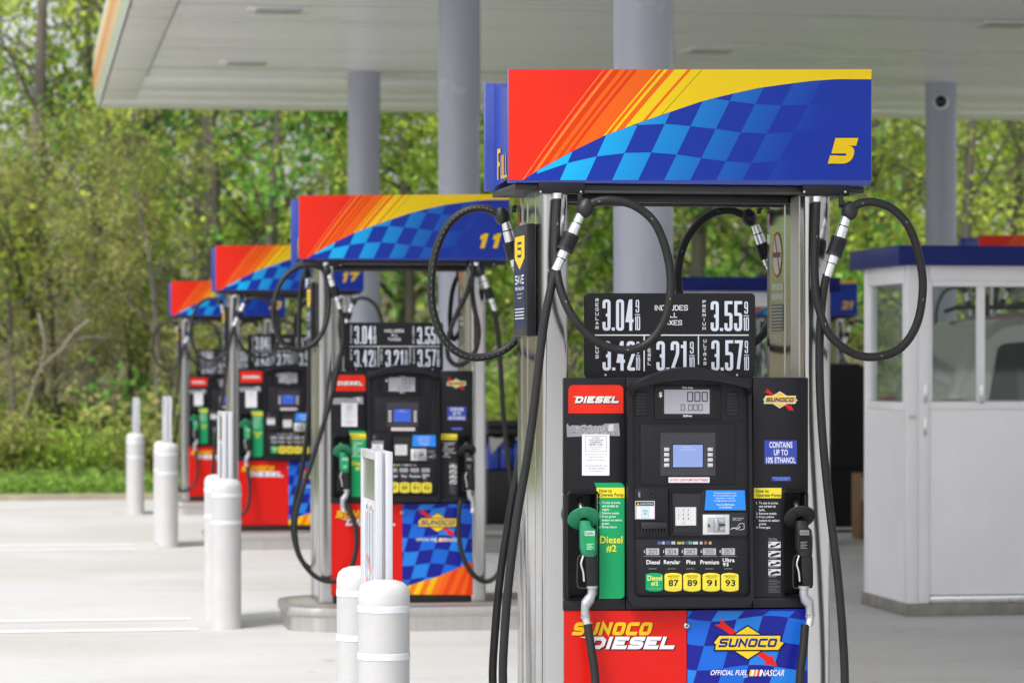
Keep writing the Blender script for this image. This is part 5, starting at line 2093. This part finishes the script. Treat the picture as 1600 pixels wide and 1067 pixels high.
def grow_tree(seed, h, r0, nl, spread, low, lean=0):
    """trunk and limb tubes plus points on the twigs"""
    rd = random.Random(seed)
    g = MB()
    pts, rs = [], []
    n = 12
    ph = rd.uniform(0, 6)
    for k in range(n + 1):
        t = k / n
        pts.append(Vector((lean * t * h * .12 + .12 * math.sin(t * 5 + ph) * t * 2, .10 * math.cos(t * 4 + ph) * t * 2, t * h)))
        rs.append(r0 * (1 - t) ** .8 + .012)
    rs[0] *= 1.35
    g.tube(pts, rs, 'bark', 8)
    twigs = []
    for j in range(nl):
        t = low + (1 - low) * (j + rd.random()) / nl
        k = min(int(t * n), n - 1)
        b = pts[k].lerp(pts[k + 1], t * n - k)
        az = rd.uniform(0, 6.283)
        ln = spread * (1.1 - .75 * t) * rd.uniform(.6, 1.2) + .4
        up = rd.uniform(.15, .9)
        d = Vector((math.cos(az), math.sin(az), up)).normalized()
        lp = []
        for q in range(6):
            s = q / 5
            lp.append(b + d * ln * s + Vector((rd.uniform(-.06, .06), rd.uniform(-.06, .06), .18 * ln * s * s)) * (s > 0))
        rb = max(r0 * (1 - t) * .45, .014)
        g.tube(lp, [rb * (1 - .8 * q / 5) for q in range(6)], 'bark', 6)
        twigs += [(lp[i].lerp(lp[i + 1], .5), ln) for i in range(1, 5)] + [(lp[5], ln)]
        for q in range(4):
            s0 = rd.randint(1, 4)
            d2 = (d + Vector((rd.uniform(-1, 1), rd.uniform(-1, 1), rd.uniform(-.2, .7)))).normalized()
            l2 = ln * rd.uniform(.3, .6)
            e = lp[s0] + d2 * l2
            mid = lp[s0].lerp(e, .5) + Vector((0, 0, .05))
            g.tube([lp[s0], mid, e], [rb * .4, rb * .28, .006], 'bark', 5)
            twigs += [(mid, l2), (e, l2), (mid.lerp(e, .5), l2)]
    return g, twigs


PAL = {
    'yellow': [(.54, .58, .08), (.47, .54, .08), (.62, .63, .12), (.36, .42, .07)],
    'green': [(.20, .42, .08), (.26, .47, .09), (.15, .33, .07), (.34, .50, .10)],
    'olive': [(.42, .47, .085), (.36, .43, .08), (.49, .52, .12), (.30, .35, .08)],
    'russet': [(.44, .33, .13), (.38, .40, .11), (.47, .40, .15), (.34, .41, .09)],
    'lime': [(.39, .53, .08), (.46, .57, .09), (.31, .44, .07)],
}


def tree_proto(seed, kind, h, r0, nl, spread, low, clump, per, size, sd, lean=0):
    g, tw = grow_tree(seed, h, r0, nl, spread, low, lean)
    root = thing("tree", "-", "tree")
    g.build("trunk", root)
    rd = np.random.default_rng(seed)
    cen = []
    idx = rd.integers(0, len(tw), clump)
    for i in idx:
        p = np.array(tw[i][0]) + rd.normal(0, .18, 3)
        k = rd.integers(per // 2, per * 3 // 2)
        cen.append(p + rd.normal(0, 1, (k, 3)) * sd * rd.uniform(.5, 1.4))
    leaf_object("crown", np.concatenate(cen), size, PAL[kind], root)
    return root


protos = {
    'yellow': [tree_proto(11, 'yellow', 10.5, .11, 26, 2.3, .10, 320, 24, .075, .17), tree_proto(12, 'yellow', 9.0, .09, 24, 2.1, .08, 300, 24, .07, .16, .5)],
    'green': [tree_proto(21, 'green', 10.0, .13, 28, 2.5, .12, 520, 28, .085, .20), tree_proto(22, 'lime', 8.5, .09, 26, 2.1, .06, 380, 26, .075, .18)],
    'olive': [tree_proto(31, 'olive', 11.5, .13, 30, 2.4, .14, 240, 22, .065, .18, -.4), tree_proto(32, 'olive', 10.0, .10, 28, 2.2, .10, 240, 22, .065, .18, .4)],
    'russet': [tree_proto(41, 'russet', 6.5, .07, 26, 2.0, .10, 300, 20, .055, .17, .8)],
}
kind_txt = {'yellow': "young tree in pale yellow-green spring leaf", 'green': "tree in full fresh green leaf", 'olive': "tall thin tree with sparse olive buds", 'russet': "small tree with russet buds"}
FRONT = [(-70, 43, 'olive', 0), (60, 41, 'yellow', 0), (135, 46, 'olive', 1), (215, 43, 'olive', 0), (330, 42.5, 'green', 0), (420, 41, 'yellow', 1), (520, 46, 'yellow', 0), (640, 43, 'green', 1), (760, 46, 'yellow', 1), (870, 42, 'green', 1), (950, 44, 'olive', 1), (1090, 42.5, 'green', 0), (1200, 45, 'olive', 0), (1270, 42, 'yellow', 0), (1380, 44, 'olive', 1), (1500, 42, 'yellow', 1), (1580, 45, 'green', 1), (1690, 43, 'olive', 0),
         (30, 39.8, 'russet', 0), (250, 39.6, 'russet', 0), (150, 40.3, 'russet', 0), (95, 41, 'russet', 0), (200, 41.2, 'russet', 0), (-30, 40.6, 'russet', 0)]
front_lab = ["tall budding tree at the photo's far left edge", "pale yellow-green tree left of the canopy's corner", "thin grey-trunked budding tree below the canopy's left edge", "budding tree standing before the dense green one at left",
             "dense fresh green tree below the canopy's left corner", "yellow-green tree just left of the farthest column", "airy yellow-green tree with white sky showing, behind the left column", "lime green tree between the two left columns", "yellow-green tree behind the second column",
             "lime green tree showing under the nearest topper at left", "sparse budding tree behind the nearest pump's hose", "dense green tree behind the price sign of the nearest pump", "sparse budding tree right of the thick column", "yellow-green tree behind the right hose loop", "sparse tree left of the camera column", "yellow-green tree right of the camera column", "lime green tree above the kiosk roof at right", "budding tree at the photo's far right edge",
             "russet budding small tree at the lower left edge", "russet budding small tree behind the farthest pump", "russet budding small tree just left of the farthest bollard", "russet budding small tree behind the pale bare branches", "russet budding small tree above the farthest bollard", "russet budding small tree cut by the photo's lower left edge"]
used = set()


def place_tree(kind, v, px, dist, label, group, sc=1.0, rz=None, xy=None):
    p = protos[kind][v % len(protos[kind])]
    o = p if id(p) not in used else copy_tree(p)
    used.add(id(p))
    xx, yy = xy or spot(px, dist)
    zb = float(np.interp(yy, gy, gz)) - .08
    o.location = (xx, yy, zb)
    o.rotation_euler = (0, 0, rz if rz is not None else random.uniform(0, 6.28))
    o.scale = (sc, sc, sc)
    o['label'] = label
    o['category'] = 'tree'
    o['group'] = group
    return o


for (px, dist, kind, v), lab in zip(FRONT, front_lab):
    place_tree(kind, v, px, dist, lab, "trees at the edge of the wood", random.uniform(.92, 1.1) * (.62 if kind == 'russet' else 1))
kinds = ['olive', 'yellow', 'green', 'olive', 'yellow', 'lime']
k = 0
for dist, n, off in ((50, 10, 0), (60, 9, 55)):
    for i in range(n):
        kd = ['olive', 'yellow', 'olive', 'green', 'yellow', 'olive', 'green'][(i * 3 + int(dist)) % 7]
        px = -160 + i * 1950 / n + off + random.uniform(-40, 40)
        if abs(px - 475) < 70 or abs(px - 720) < 35 or abs(px - 60) < 40:
            continue
        place_tree(kd, i, px, dist + random.uniform(-2, 2), kind_txt[kd] + ", deep in the blurred wood", "trees deep in the wood", random.uniform(.95, 1.25))

# understorey shrubs along the lot edge
shr = {}
for kd, seed in (('lime', 51), ('olive', 52), ('russet', 53), ('green', 54)):
    rd = random.Random(seed)
    root = thing("shrub", "-", "shrub")
    g = MB()
    tips = []
    for j in range(16):
        az, ln = rd.uniform(0, 6.28), rd.uniform(.8, 2.0)
        d = Vector((math.cos(az) * .7, math.sin(az) * .7, rd.uniform(.5, 1.2))).normalized()
        p0 = Vector((math.cos(az) * .08, math.sin(az) * .08, -.05))
        lp = [p0 + d * ln * s + Vector((0, 0, -.25 * ln * s * s)) for s in (0, .25, .5, .75, 1)]
        g.tube(lp, [.018, .014, .011, .008, .004], 'bark', 5)
        tips += lp[1:]
    g.build("stem", root)
    r2 = np.random.default_rng(seed)
    cen = [np.array(tips[r2.integers(0, len(tips))]) + r2.normal(0, .12, 3) + r2.normal(0, .15, (r2.integers(14, 34), 3)) for _ in range(110)]
    leaf_object("foliage", np.concatenate(cen), .065, PAL[kd], root)
    shr[kd] = root
used_s = set()
stxt = {'lime': "bright lime green shrub at the foot of the wood", 'olive': "olive budding shrub at the foot of the wood", 'russet': "brownish russet shrub at the foot of the wood", 'green': "fresh green shrub at the foot of the wood"}
for i in range(46):
    kd = ['russet', 'olive', 'lime', 'russet', 'olive', 'green', 'lime'][(i * 5) % 7]
    if i % 46 < 10:
        kd = ['russet', 'olive', 'russet', 'lime', 'olive'][i % 5]
    px = -80 + (i % 23) * 78 + random.uniform(-25, 25)
    if px < 340:
        kd = ['russet', 'olive', 'russet', 'lime', 'russet'][i % 5]
    o = shr[kd] if kd not in used_s else copy_tree(shr[kd])
    used_s.add(kd)
    xx, yy = spot(px, (39.3 if i < 23 else 41.5) + random.uniform(-.4, .8))
    o.location = (xx, yy, float(np.interp(yy, gy, gz)) - .05)
    o.rotation_euler = (0, 0, random.uniform(0, 6.28))
    s = random.uniform(.7, 1.15) * (1 if i < 23 else 1.35) * (.7 if px < 330 else 1)
    o.scale = (s * random.uniform(.9, 1.4), s, s * random.uniform(.65, 1.1))
    tag(o, stxt[kd], "shrub", "shrubs at the foot of the wood")

# pale bare branches arching over the shrubs at lower left
t = thing("bare_tree", "leafless pale grey sapling arching over the shrubs at lower left", "tree", (*spot(40, 39.2), .05))
g = MB()
b0 = Vector(t.location)


def bpt(px, py, dist):
    xx, yy = spot(px, dist)
    return Vector((xx, yy, EYE + (HOR - py) * dist / FPX)) - b0


g.tube(spline([bpt(16, 770, 39.2), bpt(22, 700, 39.2), bpt(45, 630, 39.2), bpt(62, 580, 39.2), bpt(95, 548, 39.2), bpt(130, 528, 39.3), bpt(170, 528, 39.4)]), [.045 - .0007 * k for k in range(55)], 'barkpale', 7)
g.build("trunk", t)
g = MB()
g.tube(spline([bpt(62, 580, 39.2), bpt(70, 545, 39.2), bpt(66, 515, 39.2), bpt(60, 490, 39.3)]), .022, 'barkpale', 6)
g.build("branch", t)
g = MB()
g.tube(spline([bpt(95, 548, 39.2), bpt(115, 520, 39.2), bpt(140, 500, 39.2)]), .018, 'barkpale', 6)
g.build("branch", t)

# far wood as one mass, and short grass on the verge
cen = []
r3 = np.random.default_rng(9)
for k in range(1250):
    px = r3.uniform(-1300, 3000)
    dist = r3.uniform(66, 84)
    xx, yy = spot(px, dist)
    zz_ = float(np.interp(yy, gy, gz)) + abs(r3.normal(0, 3.2)) + r3.uniform(-.3, 1)
    if zz_ > 3.2 and (abs(px - 480) < 60 or abs(px - 710) < 30 or abs(px - 65) < 30):
        continue
    cen.append(np.array([xx, yy, zz_]) + r3.normal(0, .55, (26, 3)))
o = leaf_object("far_wood", np.concatenate(cen), .22, PAL['olive'] + PAL['yellow'] + PAL['green'])
tag(o, "blurred mass of spring foliage filling the back of the wood", "woodland", None, 'stuff')
n = 26000
gxv = r3.uniform(-8, 18, n)
gyv = 37.5 + np.abs(r3.normal(0, .8, n))
gv = np.stack([gxv, gyv, np.interp(gyv, gy, gz) + r3.uniform(0, .14, n)], 1)
o = leaf_object("verge_grass", gv, .035, [(.27, .40, .07), (.35, .46, .10), (.20, .32, .06)], aspect=4)
tag(o, "bright green grass growing along the verge behind the kerb", "grass", None, 'stuff')
